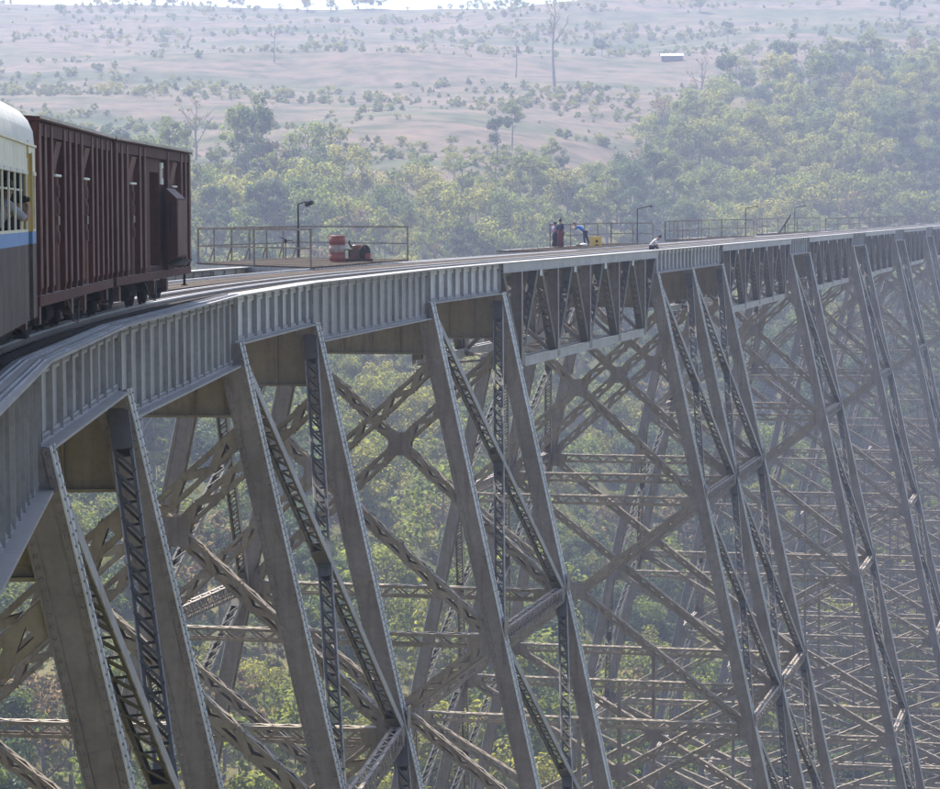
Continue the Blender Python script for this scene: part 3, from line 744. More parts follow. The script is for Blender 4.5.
# engine
p = PT(233, -18.3, Z1); tv, rv = TV(233), RV(233); root = thing('pump_engine', 'rusty red and black engine beside the red oil drum', 'engine', p); og = root.location
m = MB()
for k in (-1, 1): m.obox(p+rv*-0.5+tv*(0.2*k)+UP*0.06, p+rv*0.55+tv*(0.2*k)+UP*0.06, 0.09, 0.1)
m.build('skid', M['timber'], root, og)
MB().bar(p+UP*0.12-rv*0.05, p+UP*0.50-rv*0.05, rv, 0.62, tv, 0.36).build('crankcase', M['engine'], root, og)
MB().lathe(p+UP*0.50+rv*-0.12, [(0.13,0),(0.15,0.03),(0.12,0.06),(0.15,0.09),(0.12,0.12),(0.14,0.15),(0.08,0.18)], 12).build('cylinder', M['engine'], root, og)
MB().lathe(p+UP*0.36+rv*0.30-tv*0.05, [(0.07,-0.05),(0.31,-0.04),(0.31,0.04),(0.07,0.05)], 20, (rv*0.9-tv*0.43).normalized()).build('flywheel', M['black'], root, og, True)
MB().bar(p+UP*0.52+rv*0.1, p+UP*0.66+rv*0.1, rv, 0.46, tv, 0.26).build('fuel_tank', M['red'], root, og)
MB().tube([p+UP*0.55-rv*0.25, p+UP*0.72-rv*0.36, p+UP*0.84-rv*0.36], 0.035, 8).build('exhaust', M['black'], root, og)
MB().bar(p+UP*0.1+rv*0.45-tv*0.1, p+UP*0.34+rv*0.45-tv*0.1, rv, 0.2, tv, 0.2).build('pump_casing', M['red'], root, og)
# crate and bundle on the second refuge
p = PT(400, -19.0, H+0.2)+UP*0.006; tv, rv = TV(400), RV(400); root = thing('yellow_crate', 'yellow crate standing on the long refuge behind the track', 'crate', p); og = root.location
MB().bar(p, p+UP*0.50, rv, 0.62, tv, 0.42).build('box', M['box'], root, og)
MB().bar(p+UP*0.50, p+UP*0.55, rv, 0.65, tv, 0.45).build('lid', M['box'], root, og)
MB().lathe(p+UP*0.28-tv*0.212+rv*0.1, [(0.09,0),(0.09,0.006)], 12, -tv).build('emblem', M['timber'], root, og)
MB().bar(p+UP*0.02-tv*0.213+rv*0.1, p+UP*0.09-tv*0.213+rv*0.1, rv, 0.2, tv, 0.008).build('hand_hole', M['dark'], root, og)
p = PT(396, -20.6, H+0.2); root = thing('bundle', 'small white and dark bundle lying left of the yellow crate', 'bundle', p); og = root.location
MB().lathe(p, [(0.05,0),(0.22,0.03),(0.24,0.1),(0.15,0.17),(0.03,0.19)], 10).build('white_sack', M['white'], root, og, True)
MB().lathe(p+V((-0.3,-0.3,0)), [(0.05,0),(0.2,0.03),(0.2,0.08),(0.05,0.12)], 10).build('dark_sack', M['darkcloth'], root, og, True)

# ------------------------------------------------------------------ rolling stock
def along(s, side_o, z): return PT(s, side_o, z)
def wheelset(root, og, s, rw=0.42):
    ax = RV(s)
    for k in (-1, 1):
        c = PT(s, TC+k*1.68, ZR)+UP*(rw+0.012)
        wl = MB().lathe(c-ax*(0.06*k), [(rw*0.35,-0.05),(rw*0.92,-0.04),(rw,-0.02),(rw,0.07),(rw*1.07,0.075),(rw*1.07,0.10)] if k < 0 else [(rw*1.07,-0.10),(rw*1.07,-0.075),(rw,-0.07),(rw,0.02),(rw*0.92,0.04),(rw*0.35,0.05)], 20, ax).build('wheel', M['black'], root, og, True)
        MB().lathe(c+ax*(k*0.02), [(0.1,-0.07),(0.1,0.07)], 10, ax).build('hub', M['engine'], wl, og)
    c = PT(s, TC, ZR)+UP*(rw+0.012)
    MB().tube([c-ax*0.8, c+ax*0.8], 0.07, 8).build('axle', M['black'], root, og)
def bogie(root, og, sc):
    wheelset(root, og, sc-3.0); wheelset(root, og, sc+3.0)
    for k in (-1, 1):
        m = MB(); o_ = TC+k*2.75
        a, b = PT(sc-4.3, o_, ZR+1.5), PT(sc+4.3, o_, ZR+1.5)
        m.obox(a, b, 0.12, 0.16)
        m.obox(PT(sc-3.0, o_, ZR+1.3), PT(sc-1.2, o_, ZR+0.7), 0.10, 0.12); m.obox(PT(sc+3.0, o_, ZR+1.3), PT(sc+1.2, o_, ZR+0.7), 0.10, 0.12); m.obox(PT(sc-1.3, o_, ZR+0.7), PT(sc+1.3, o_, ZR+0.7), 0.12, 0.12)
        fr_ = m.build('side_frame', M['black'], root, og)
        for e in (-3.0, 3.0):
            q = PT(sc+e, o_+k*0.25, ZR+1.4); MB().bar(q-UP*0.15, q+UP*0.15, TV(sc), 0.26, RV(sc), 0.16).build('axle_box', M['engine'], fr_, og)
        for e in (-0.7, 0.0, 0.7):
            q = PT(sc+e, o_, ZR+0.85); MB().lathe(q, [(0.07,0),(0.09,0.04),(0.07,0.08),(0.09,0.12),(0.07,0.16),(0.09,0.2),(0.07,0.22)], 8).build('spring', M['black'], fr_, og)
    m = MB(); m.obox(PT(sc, TC-2.6, ZR+1.7), PT(sc, TC+2.6, ZR+1.7), 0.3, 0.2); m.build('bolster', M['black'], root, og)
HW = 4.4   # half width of the body, feet
def body_frame(s0, s1):
    """straight body on the chord between its bogies"""
    a, b = PT(s0, TC, 0), PT(s1, TC, 0); t = (b-a).normalized(); r = t.cross(UP); return a, b, t, r
def boxcar(s0, s1, label, door):
    a, b, t, r = body_frame(s0, s1); L = (b-a).length; mid = (a+b)/2
    root = thing('boxcar', label, 'boxcar', mid+UP*(ZR*FT), 'maroon boxcars'); og = root.location
    zb, zt = 6.5*FT, 15.35*FT; hw = HW*FT
    def Q(x, y, z): return a+t*x+r*y+UP*z
    # body shell: an inset box, ribs stand proud of it; with a real doorway where the door is open
    dx0, dx1 = (L*0.475, L*0.60) if door else (0, 0)
    m = MB()
    if door:
        for x0, x1 in ((0, dx0), (dx1, L)):
            m.bar(Q(x0, 0.0, (zb+zt)/2)+UP*0, Q(x1, 0.0, (zb+zt)/2), r, 2*hw-0.20, UP, zt-zb)
        m.bar(Q(dx0, 0, zt-0.25), Q(dx1, 0, zt-0.25), r, 2*hw-0.20, UP, 0.5); m.bar(Q(dx0, 0, zb+0.1), Q(dx1, 0, zb+0.1), r, 2*hw-0.20, UP, 0.2)
        m.bar(Q(dx0, -hw+0.2, (zb+zt)/2), Q(dx1, -hw+0.2, (zb+zt)/2), r, 0.1, UP, zt-zb-0.9)
    else: m.bar(Q(0, 0, (zb+zt)/2), Q(L, 0, (zb+zt)/2), r, 2*hw-0.20, UP, zt-zb)
    m.build('body', M['boxcar'], root, og)
    # shallow pitched roof with overhang
    m = MB(); rf = [Q(-0.05, -hw-0.06, zt), Q(-0.05, hw+0.06, zt), Q(-0.05, hw+0.06, zt+0.06), Q(-0.05, 0, zt+0.16), Q(-0.05, -hw-0.06, zt+0.06)]
    m.prism(rf, t*(L+0.1)); m.build('roof', M['boxcar'], root, og)
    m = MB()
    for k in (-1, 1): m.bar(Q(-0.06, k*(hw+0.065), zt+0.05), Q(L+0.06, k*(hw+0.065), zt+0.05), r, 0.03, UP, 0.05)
    m.build('roof_edge', M['sunlit_edge'], root, og)  # added bright strip, sunlight painted along the roof line
    m = MB()
    for k in (-1, 1): m.bar(Q(0, k*(hw-0.03), zb+0.02), Q(L, k*(hw-0.03), zb+0.02), r, 0.08, UP, 0.16)
    m.build('sill', M['boxcar'], root, og)
    m = MB()
    for k in (-1, 1): m.bar(Q(0, k*(hw-0.04), zt-0.11), Q(L, k*(hw-0.04), zt-0.11), r, 0.09, UP, 0.20)
    m.build('cant_rail', M['boxcar'], root, og)
    # ribs
    ribs = [0.015, 0.075, 0.135, 0.285, 0.345, 0.66, 0.86, 0.925, 0.985] if door else [0.015, 0.075, 0.15, 0.30, 0.37, 0.45, 0.53, 0.68, 0.75, 0.83, 0.91, 0.985]
    for f in ribs:
        for k in (-1, 1):
            m = MB(); x = L*f
            # hat section with a tapered foot
            m.bar(Q(x, k*(hw-0.05), zb+0.20), Q(x, k*(hw-0.05), zt-0.02), t, 0.22, r, 0.13)
            m.raw([Q(x-0.085, k*(hw-0.08), zb-0.02), Q(x+0.085, k*(hw-0.08), zb-0.02), Q(x+0.085, k*(hw-0.02), zb-0.02), Q(x-0.085, k*(hw-0.02), zb-0.02),
                   Q(x-0.085, k*(hw-0.115), zb+0.20), Q(x+0.085, k*(hw-0.115), zb+0.20), Q(x+0.085, k*(hw+0.015), zb+0.20), Q(x-0.085, k*(hw+0.015), zb+0.20)], MB.BF)
            rb = m.build('rib', M['boxcar'], root, og)
            m = MB(); m.bar(Q(x, k*(hw+0.02), zb+0.22), Q(x, k*(hw+0.02), zt-0.05), t, 0.23, r, 0.012); m.build('rib_edge', M['boxcar_dusty_lit'], rb, og)  # paler outer face: its brighter side is put into the colour
    # recessed bays with rod, latch and chain
    for f in ((0.21, 0.76) if door else (0.225, 0.605)):
        x = L*f; y = hw-0.06
        m = MB()
        m.raw([Q(x-0.33, y-0.03, zt-0.75), Q(x+0.33, y-0.03, zt-0.75), Q(x+0.33, y+0.09, zt-0.25), Q(x-0.33, y+0.09, zt-0.25),
               Q(x-0.33, y-0.05, zt-0.75), Q(x+0.33, y-0.05, zt-0.75), Q(x+0.33, y-0.05, zt-0.25), Q(x-0.33, y-0.05, zt-0.25)], MB.BF)
        bay = m.build('bay_hood', M['boxcar_dusty_lit'], root, og)
        MB().tube([Q(x-0.36, y+0.06, zt-0.78), Q(x+0.36, y+0.06, zt-0.78)], 0.022, 6).build('bay_bar', M['white'], bay, og)
        m = MB(); m.tube([Q(x, y+0.03, zb+0.12), Q(x, y+0.03, zt-0.8)], 0.045, 8); m.build('lock_rod', M['boxcar_dusty_lit'], bay, og)
        for zz in (0.35, 0.52, 0.62):
            m = MB(); zc = zb+(zt-zb)*zz; m.tube([Q(x+0.10*math.cos(q)*0.7, y+0.07, zc+0.09*math.sin(q)) for q in [i*0.7 for i in range(10)]], 0.014, 5); m.build('latch', M['boxcar_dusty_lit'], bay, og)
        m = MB(); m.bar(Q(x-0.12, y+0.05, zb+(zt-zb)*0.45), Q(x+0.12, y+0.05, zb+(zt-zb)*0.45), r, 0.05, UP, 0.14); m.build('lock_case', M['engine'], bay, og)
    if door:   # plug door slid out and standing off the side
        x0, x1 = L*0.61, L*0.61+1.45; y0, y1 = hw+0.04, hw+0.27; z0, z1 = zb+0.25, zt-1.05
        m = MB(); m.raw([Q(x0,y0,z0), Q(x1,y0,z0), Q(x1,y1,z0+0.12), Q(x0,y1,z0+0.12), Q(x0,y0,z1+0.22), Q(x1,y0,z1+0.22), Q(x1,y1,z1), Q(x0,y1,z1)], MB.BF)
        d = m.build('sliding_door', M['boxcar'], root, og)
        m = MB(); m.bar(Q(x0+0.03,y1+0.008,(z0+z1)/2+0.06), Q(x1-0.03,y1+0.008,(z0+z1)/2+0.06), r, 0.016, UP, z1-z0-0.2); m.build('outer_skin', M['boxcar_dusty_lit'], d, og)  # lighter skin: sky light on the door's outer face painted in
        m = MB(); m.tube([Q(x0-0.08,y0+0.1,z0+0.7), Q(x0-0.12,y0+0.1,z0+1.0), Q(x0-0.08,y0+0.1,z0+1.3)], 0.02, 6); m.build('handle', M['black'], d, og)
        m = MB(); m.raw([Q(x0-0.1,y0+0.02,z0-0.06), Q(x1-0.2,y0+0.02,z0+0.05), Q(x1-0.2,y1+0.16,z0+0.05), Q(x0-0.1,y1+0.16,z0-0.06), Q(x0-0.1,y0+0.02,z0-0.03), Q(x1-0.2,y0+0.02,z0+0.08), Q(x1-0.2,y1+0.16,z0+0.08), Q(x0-0.1,y1+0.16,z0-0.03)], MB.BF); m.build('step_board', M['plank'], d, og)
        x = L*0.64; m = MB(); m.bar(Q(x-0.14, hw-0.08, zt-0.75), Q(x-0.14, hw-0.08, zt-0.28), t, 0.34, r, 0.04); pc = m.build('placard', M['white'], root, og)
        m = MB(); m.bar(Q(x-0.10, hw-0.055, zt-0.62), Q(x-0.10, hw-0.055, zt-0.40), t, 0.16, r, 0.012); m.build('red_mark', M['red'], pc, og)
    # underframe
    m = MB()
    for k in (-1, 1): m.bar(Q(0.1, k*0.35, zb-0.18), Q(L-0.1, k*0.35, zb-0.18), r, 0.12, UP, 0.28)
    m.build('underframe', M['black'], root, og)
    for x, y, q in ((L*0.45, 0.75, 0.16), (L*0.56, 0.55, 0.2)):
        MB().tube([Q(x-0.5, y, zb-0.34), Q(x+0.4, y, zb-0.34)], q, 10).build('brake_cylinder', M['black'], root, og)
    m = MB(); m.tube([Q(L*0.40, hw-0.1, zb-0.1), Q(L*0.44, hw-0.05, zb-0.45), Q(L*0.5, hw-0.05, zb-0.5), Q(L*0.55, hw-0.1, zb-0.15)], 0.02, 6); m.build('brake_hose', M['lower'], root, og)
    for x in (0.15, L-0.15):
        m = MB(); m.tube([Q(x, hw-0.12, zb-0.05), Q(x, hw-0.12, zb-0.34)], 0.016, 6); m.tube([Q(x-0.22, hw-0.12, zb-0.05), Q(x-0.22, hw-0.12, zb-0.34)], 0.016, 6); m.bar(Q(x-0.26, hw-0.12, zb-0.33), Q(x+0.04, hw-0.12, zb-0.33), r, 0.12, UP, 0.02); m.build('step', M['black'], root, og)
    for x, e in ((-0.0, -1), (L, 1)):
        m = MB(); m.bar(Q(x, 0, zb-0.12), Q(x+e*0.42, 0, zb-0.12), r, 0.18, UP, 0.2); m.bar(Q(x+e*0.38, 0, zb-0.12), Q(x+e*0.5, 0, zb-0.12), r, 0.3, UP, 0.3); m.build('coupler', M['black'], root, og)
    bogie(root, og, s0+7.2); bogie(root, og, s1-7.2)
    return root
boxcar(44.2, 81.6, 'farther maroon boxcar with its side door standing open, at the end of the train', True)
boxcar(7.4, 42.4, 'nearer maroon ribbed boxcar between the cream coach and the open-door boxcar', False)

def coach(s0, s1):
    a, b, t, r = body_frame(s0, s1); L = (b-a).length; mid = (a+b)/2
    root = thing('passenger_coach', 'cream passenger coach with blue stripe and open windows at the left edge', 'coach', mid+UP*(ZR*FT)); og = root.location
    hw = 4.45*FT
    def Q(x, y, z): return a+t*x+r*y+UP*(z*FT)
    zb, zl, zs, zw0, zw1, ze = 5.9, 9.42, 10.0, 10.12, 12.75, 14.0
    def slab(nm, mat, x0, x1, z0, z1, y=hw, th=0.05, par=None):
        m = MB(); m.bar(Q(x0, y-th/2, (z0+z1)/2), Q(x1, y-th/2, (z0+z1)/2), r, th, UP, (z1-z0)*FT); return m.build(nm, mat, par or root, og)
    DX0, DX1 = L-1.55, L-0.75     # doorway near the end
    for sd_ in (1, -1):
        y = hw*sd_+(0.05 if sd_ < 0 else 0)
        for x0, x1 in ((0, DX0), (DX1, L)):
            slab('lower_panel', M['lower'], x0, x1, zb, zl, y); slab('blue_band', M['blue'], x0, x1, zl, zs, y); slab('sill_panel', M['cream'], x0, x1, zs, zw0, y); slab('upper_panel', M['cream'], x0, x1, zw1, ze, y)
        slab('door_head', M['cream'], DX0, DX1, zw1+0.9, ze, y)
        # door, set back between yellow posts
        d = slab('door', M['yellow'], DX0+0.03, DX1-0.03, zs-0.3, zw1+0.85, y-0.12*sd_); slab('door_lower', M['dark'], DX0+0.03, DX1-0.03, zb, zs-0.35, y-0.12*sd_, par=d)
        slab('door_window', M['dark'], DX0+0.2, DX1-0.2, zw0+0.6, zw1+0.3, y-0.10*sd_, 0.06, par=d)
        for x in (DX0, DX1): slab('door_post', M['yellow'], x-0.045, x+0.045, zs+0.02, zw1+0.95, y+0.012*sd_, 0.07)
        if sd_ > 0: slab('hinge', M['yellow'], DX0-0.14, DX0-0.06, 12.0+1.4, 13.0+1.2, y+0.02, 0.05)
        # window pillars and lights
        x = DX0-0.12; pil = 0.12; wn = 0.92; i = 0
        while x > 0.5 and i < 16:
            slab('window_pillar', M['cream'], x-pil, x, zw0, zw1, y, 0.022)
            slab('window_pelmet', M['roofw'], x-pil-wn, x-pil+0.02, zw1-0.12, zw1+0.06, y+0.02*sd_, 0.06)
            slab('window_bar', M['cream'], x-pil-wn, x-pil, zw0+1.75, zw0+1.84, y-0.06*sd_, 0.02)
            x -= pil+wn; i += 1
        slab('end_pillar', M['cream'], L-0.12, L, zw0, zw1, y); slab('end_pillar', M['cream'], DX1, DX1+0.1, zw0, zw1, y)
        slab('window_pelmet', M['roofw'], DX1+0.1, L-0.1, zw1-0.12, zw1+0.06, y+0.02*sd_, 0.06)
        slab('rear_panel', M['cream'], 0, max(x, 0.2), zw0, zw1, y)
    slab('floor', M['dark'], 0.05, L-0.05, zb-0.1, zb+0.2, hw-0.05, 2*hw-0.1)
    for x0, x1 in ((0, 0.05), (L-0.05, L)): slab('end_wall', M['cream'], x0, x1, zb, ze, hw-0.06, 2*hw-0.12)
    slab('shade_lining', M['dark'], 0.1, DX0-0.3, zb+0.3, ze+1.2, -hw+0.16, 0.03)  # near-black lining, seats and partition: interior shade put into their colour
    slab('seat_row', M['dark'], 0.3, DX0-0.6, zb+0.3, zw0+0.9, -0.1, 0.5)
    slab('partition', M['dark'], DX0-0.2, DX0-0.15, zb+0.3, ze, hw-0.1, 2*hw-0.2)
    # rounded roof
    n = 14; prof = []
    for i in range(n+1):
        an = math.pi*i/n; cx_, cz_ = math.cos(an), math.sin(an)
        prof.append((math.copysign(abs(cx_)**0.62, cx_)*hw*1.01, ze+(abs(cz_)**0.75)*2.35))
    m = MB(); xs = [(0, 1), (L-0.42, 1), (L-0.16, 0.985), (L, 0.93)]
    nb = len(m.v)
    for x, q in xs:
        for y_, z_ in prof: m.v.append(Q(x, y_*(q*0.5+0.5), ze+(z_-ze)*q))
    k = n+1
    for i in range(len(xs)-1):
        for j in range(n): m.f.append((nb+i*k+j, nb+i*k+j+1, nb+(i+1)*k+j+1, nb+(i+1)*k+j))
    m.f.append(tuple(nb+(len(xs)-1)*k+j for j in range(k))[::-1]); m.f.append(tuple(nb+j for j in range(k)))
    m.build('roof', M['roofw'], root, og, True)
    slab('gutter', M['cream'], 0, L-0.1, ze-0.03, ze+0.08, hw+0.03, 0.05)
    slab('underframe', M['black'], 0.2, L-0.2, zb-1.0, zb-0.15, hw-0.35, 2*hw-0.7)
    m = MB(); m.bar(Q(L-0.9, hw-0.2, zb-0.9), Q(L-0.3, hw-0.2, zb-0.9), r, 0.2, UP, 0.03); m.build('step', M['black'], root, og)
    m = MB(); m.bar(Q(L, 0, zb-0.4), Q(L+0.45, 0, zb-0.4), r, 0.2, UP, 0.22); m.build('coupler', M['black'], root, og)
    bogie(root, og, s0+9); bogie(root, og, s1-9)
    return Q, L, DX0, hw
cQ, cL, cDX, cHW = coach(-50, 5.5)

# ------------------------------------------------------------------ people
def skinned(name, joints, edges, mat, parent, og, lv=1):
    me = bpy.data.meshes.new(name); me.from_pydata([(p-og)[:] for p, _ in joints], edges, [])
    me.materials.append(mat)
    o = bpy.data.objects.new(name, me); COL.objects.link(o); o.parent = parent
    md = o.modifiers.new('skin', 'SKIN'); md.use_smooth_shade = True
    for i, sv in enumerate(me.skin_vertices[0].data):
        r = joints[i][1]; sv.radius = (r, r) if not isinstance(r, tuple) else r; sv.use_root = (i == 0)
    o.modifiers.new('sub', 'SUBSURF').levels = lv; o.modifiers['sub'].render_levels = lv
    return o
BODY_E = [(0,1),(1,2),(2,3),(3,4),(4,5),(2,6),(6,7),(7,8),(8,9),(2,10),(10,11),(11,12),(12,13),(0,14),(14,15),(15,16),(16,17),(0,18),(18,19),(19,20),(20,21)]
def person(label, base, fwd, pose, cloth, h=1.6, yaw_head=0):
    """pose: dict of joint -> (right, forward, up) in body heights"""
    root = thing('person', label, 'person', base); og = root.location
    f = fwd.normalized(); r = f.cross(UP); k = h
    D = dict(pelvis=(0,0,.52), waist=(0,0,.62), chest=(0,0,.76), neck=(0,0,.845), head0=(0,.01,.88), head1=(0,.015,.955),
             rs=(.105,0,.80), re=(.13,-.01,.63), rw=(.13,.04,.49), rh=(.13,.06,.43), ls=(-.105,0,.80), le=(-.13,-.01,.63), lw=(-.13,.04,.49), lh=(-.13,.06,.43),
             rhp=(.055,0,.50), rk=(.06,.015,.28), ra=(.06,0,.045), rt=(.06,.09,.02), lhp=(-.055,0,.50), lk=(-.06,.015,.28), la=(-.06,0,.045), lt=(-.06,.09,.02))
    D.update(pose)
    J = {n: base+r*(x*k)+f*(y*k)+UP*(z*k) for n, (x, y, z) in D.items()}
    order = ['pelvis','waist','chest','neck','head0','head1','rs','re','rw','rh','ls','le','lw','lh','rhp','rk','ra','rt','lhp','lk','la','lt']
    R = dict(pelvis=.075, waist=.066, chest=.085, neck=.033, head0=.046, head1=.050, rs=.040, re=.027, rw=.020, rh=.024, ls=.040, le=.027, lw=.020, lh=.024, rhp=.055, rk=.036, ra=.024, rt=.018, lhp=.055, lk=.036, la=.024, lt=.018)
    b = skinned('body', [(J[n], R[n]*k) for n in order], BODY_E, M['skin'], root, og)
    hd = (J['head0']+J['head1'])/2; hu = (J['head1']-J['head0']).normalized()
    m = MB(); bm = bmesh.new(); bmesh.ops.create_icosphere(bm, subdivisions=2, radius=.062*k)
    m.raw([V((v.co.x, v.co.y, v.co.z)) + J['head1'] - f*.018*k + hu*.012*k for v in bm.verts], [tuple(v.index for v in fc.verts) for fc in bm.faces]); bm.free()
    m.build('hair', M['hair'], root, og, True)
    m = MB(); m.tube([hd+f*.045*k, hd+f*.066*k-UP*.012*k], [.008*k, .011*k], 5); m.build('nose', M['skin'], root, og)
    # shirt follows the torso and upper arms
    tj = ['pelvis','waist','chest','rs','re','ls','le']
    tr_ = dict(pelvis=.086, waist=.079, chest=.094, rs=.05, re=.037, ls=.05, le=.037)
    sj = [(J[n], tr_[n]*k) for n in tj]; sj.append((J['chest'].lerp(J['neck'], .7), .05*k))
    skinned('shirt', sj, [(0,1),(1,2),(2,3),(3,4),(2,5),(5,6),(2,7)], M[cloth[0]], root, og)
    if cloth[2] == 'skirt':
        kk = (J['rk']+J['lk'])/2; aa = (J['ra']+J['la'])/2
        m = MB(); m.tube([J['waist'], J['pelvis'], J['pelvis'].lerp(kk, .5), kk, aa.lerp(kk, .12)], [.082*k, .108*k, .112*k, .108*k, .128*k], 14); m.build('longyi', M[cloth[1]], root, og, True)
    else:
        tj = ['pelvis','rhp','rk','ra','lhp','lk','la']; tr_ = dict(pelvis=.082, rhp=.064, rk=.046, ra=.036, lhp=.064, lk=.046, la=.036)
        skinned('trousers', [(J[n], tr_[n]*k) for n in tj], [(0,1),(1,2),(2,3),(0,4),(4,5),(5,6)], M[cloth[1]], root, og)
    return root, J, r, f
fl_ = H+0.2
# standing woman with topknot, looking along the bridge
b_ = PT(367, -19.2, fl_)
rt, J, r_, f_ = person('woman in dark top and maroon longyi standing tallest on the long refuge', b_, V((0.5, 0.6, 0)), dict(lw=(-.10,.09,.52), lh=(-.07,.12,.50), rk=(.05,.03,.28)), ('navy','maroon_cloth','skirt'), 1.62)
MB().lathe(J['head1']+UP*0.06, [(0.03,0),(0.05,0.03),(0.045,0.08),(0.02,0.12)], 8).build('topknot', M['hair'], rt, rt.location, True)
b_ = PT(368, -20.4, fl_)
person('shorter person in mauve top close behind the standing woman', b_, V((0.7, 0.4, 0)), dict(rw=(.10,.10,.55), rh=(.08,.14,.54)), ('mauve','darkcloth','skirt'), 1.46)
# person leaning on the railing in blue
b_ = PT(408, -22.9, fl_)
person('person in bright blue leaning over the refuge railing', b_, V((-1, 0.25, 0)), dict(pelvis=(0,-.03,.52), waist=(0,.05,.61), chest=(0,.20,.70), neck=(0,.30,.75), head0=(0,.34,.775), head1=(0,.39,.83), rs=(.10,.22,.73), re=(.12,.33,.62), rw=(.07,.42,.66), rh=(.05,.46,.67), ls=(-.10,.22,.73), le=(-.12,.33,.62), lw=(-.07,.42,.66), lh=(-.05,.46,.67), rhp=(.055,-.05,.50), rk=(.06,-.12,.27), ra=(.06,-.20,.045), rt=(.06,-.12,.02), lhp=(-.055,-.05,.50), lk=(-.06,-.02,.27), la=(-.06,-.05,.045), lt=(-.06,.03,.02)), ('bluecloth','navy','trousers'), 1.58)
# man in a pale shirt sitting at the edge beside the rail, bent forward
b_ = PT(371, -3.0, H-0.9)
person('man in a pale shirt sitting bent forward at the deck edge', b_, V((0.9, -0.25, 0)), dict(pelvis=(0,-.06,.22), waist=(0,-.02,.31), chest=(0,.09,.43), neck=(0,.17,.50), head0=(0,.21,.525), head1=(0,.26,.585), rs=(.10,.11,.46), re=(.13,.17,.31), rw=(.10,.22,.19), rh=(.09,.24,.14), ls=(-.10,.11,.46), le=(-.14,.04,.31), lw=(-.14,.05,.18), lh=(-.14,.07,.13), rhp=(.06,-.03,.22), rk=(.08,.16,.27), ra=(.08,.16,.06), rt=(.08,.24,.04), lhp=(-.06,-.03,.22), lk=(-.08,.16,.27), la=(-.08,.16,.06), lt=(-.08,.24,.04)), ('shirt','darkcloth','trousers'), 1.66)
# passenger leaning out of a coach window with a camera
b_ = cQ(cDX-1.25, cHW-0.34, 8.0); t_ = TV(-2); r_ = RV(-2)
person('passenger leaning an arm out of the coach window, holding up a camera', b_, (t_*0.8+r_*0.6), dict(pelvis=(0,-.1,.35), waist=(0,-.06,.44), chest=(0,.02,.55), neck=(0,.09,.63), head0=(0,.12,.66), head1=(0,.135,.735), rs=(.10,.04,.58), re=(.20,.13,.46), rw=(.12,.25,.56), rh=(.07,.28,.60), ls=(-.09,.05,.58), le=(-.06,.17,.47), lw=(-.02,.26,.56), lh=(0,.27,.60), rhp=(.055,-.1,.33), rk=(.06,.08,.30), ra=(.06,.08,.10), rt=(.06,.14,.08), lhp=(-.055,-.1,.33), lk=(-.06,.08,.30), la=(-.06,.08,.10), lt=(-.06,.14,.08)), ('greycloth','darkcloth','trousers'), 1.68)
p = b_+(t_*0.8+r_*0.6).normalized()*0.50+UP*1.06
root = thing('camera_body', 'small black camera held up by the passenger at the coach window', 'camera', p); og = p
MB().bar(p-UP*0.05, p+UP*0.05, t_, 0.10, r_, 0.13).build('housing', M['black'], root, og)
MB().tube([p, p+(t_*0.8+r_*0.6).normalized()*0.14], 0.035, 10).build('lens', M['black'], root, og)

# ------------------------------------------------------------------ vegetation
rnd = random.Random(11)
def branch_tree(m, h, spread, n_main=7, twigs=4, base_r=0.22, fork=0.35, lean=0.05):
    """tapered trunk with limbs that fork; returns limb tips"""
    tips = []; pts = []; x = y = 0
    for i in range(7):
        f = i/6; pts.append(V((x, y, h*0.97*f))); x += rnd.uniform(-lean, lean)*h*0.2; y += rnd.uniform(-lean, lean)*h*0.2
    m.tube(pts, [base_r*(1-0.9*i/6)+0.02 for i in range(7)], 6)
    for k in range(n_main):
        f = fork+(1-fork)*(k+0.5)/n_main*0.95; i = min(5, int(f*6)); p = pts[i].lerp(pts[i+1], f*6-i)
        an = k*2.4+rnd.uniform(-0.5, 0.5); ln = spread*(1.15-0.75*(f-fork)/(1-fork))*rnd.uniform(0.45, 1.25); up = rnd.uniform(0.3, 1.6)
        d = V((math.cos(an), math.sin(an), up)).normalized(); q1 = p+d*ln*0.5; q2 = p+d*ln+UP*ln*0.15
        r0 = base_r*(1-0.8*f)*0.6+0.02; m.tube([p, q1, q2], [r0, r0*0.65, r0*0.25+0.008], 5); tips += [q1, q2]
        for j in range(twigs):
            s_ = q1.lerp(q2, rnd.uniform(-0.3, 0.95)); dd = (d+V((rnd.uniform(-1,1), rnd.uniform(-1,1), rnd.uniform(-0.2,0.9)))*0.9).normalized()
            e = s_+dd*ln*rnd.uniform(0.25, 0.5); m.tube([s_, (s_+e)/2+V((0,0,0.05)), e], [r0*0.35+0.008, r0*0.22+0.006, 0.006], 4); tips.append(e)
    tips.append(pts[-1]); return tips
def leaf_quad(m, c, nrm, s):
    a = nrm.cross(V((rnd.uniform(-1,1), rnd.uniform(-1,1), rnd.uniform(-1,1))))
    if a.length < 1e-3: return
    a.normalize(); b = nrm.cross(a); a = a*s; b = b*(s*rnd.uniform(0.5, 0.85)); q = nrm*(s*0.25)
    m.raw([c-a, c-b*0.9+q, c+a, c+b*0.9+q], [(0,1,2,3)])
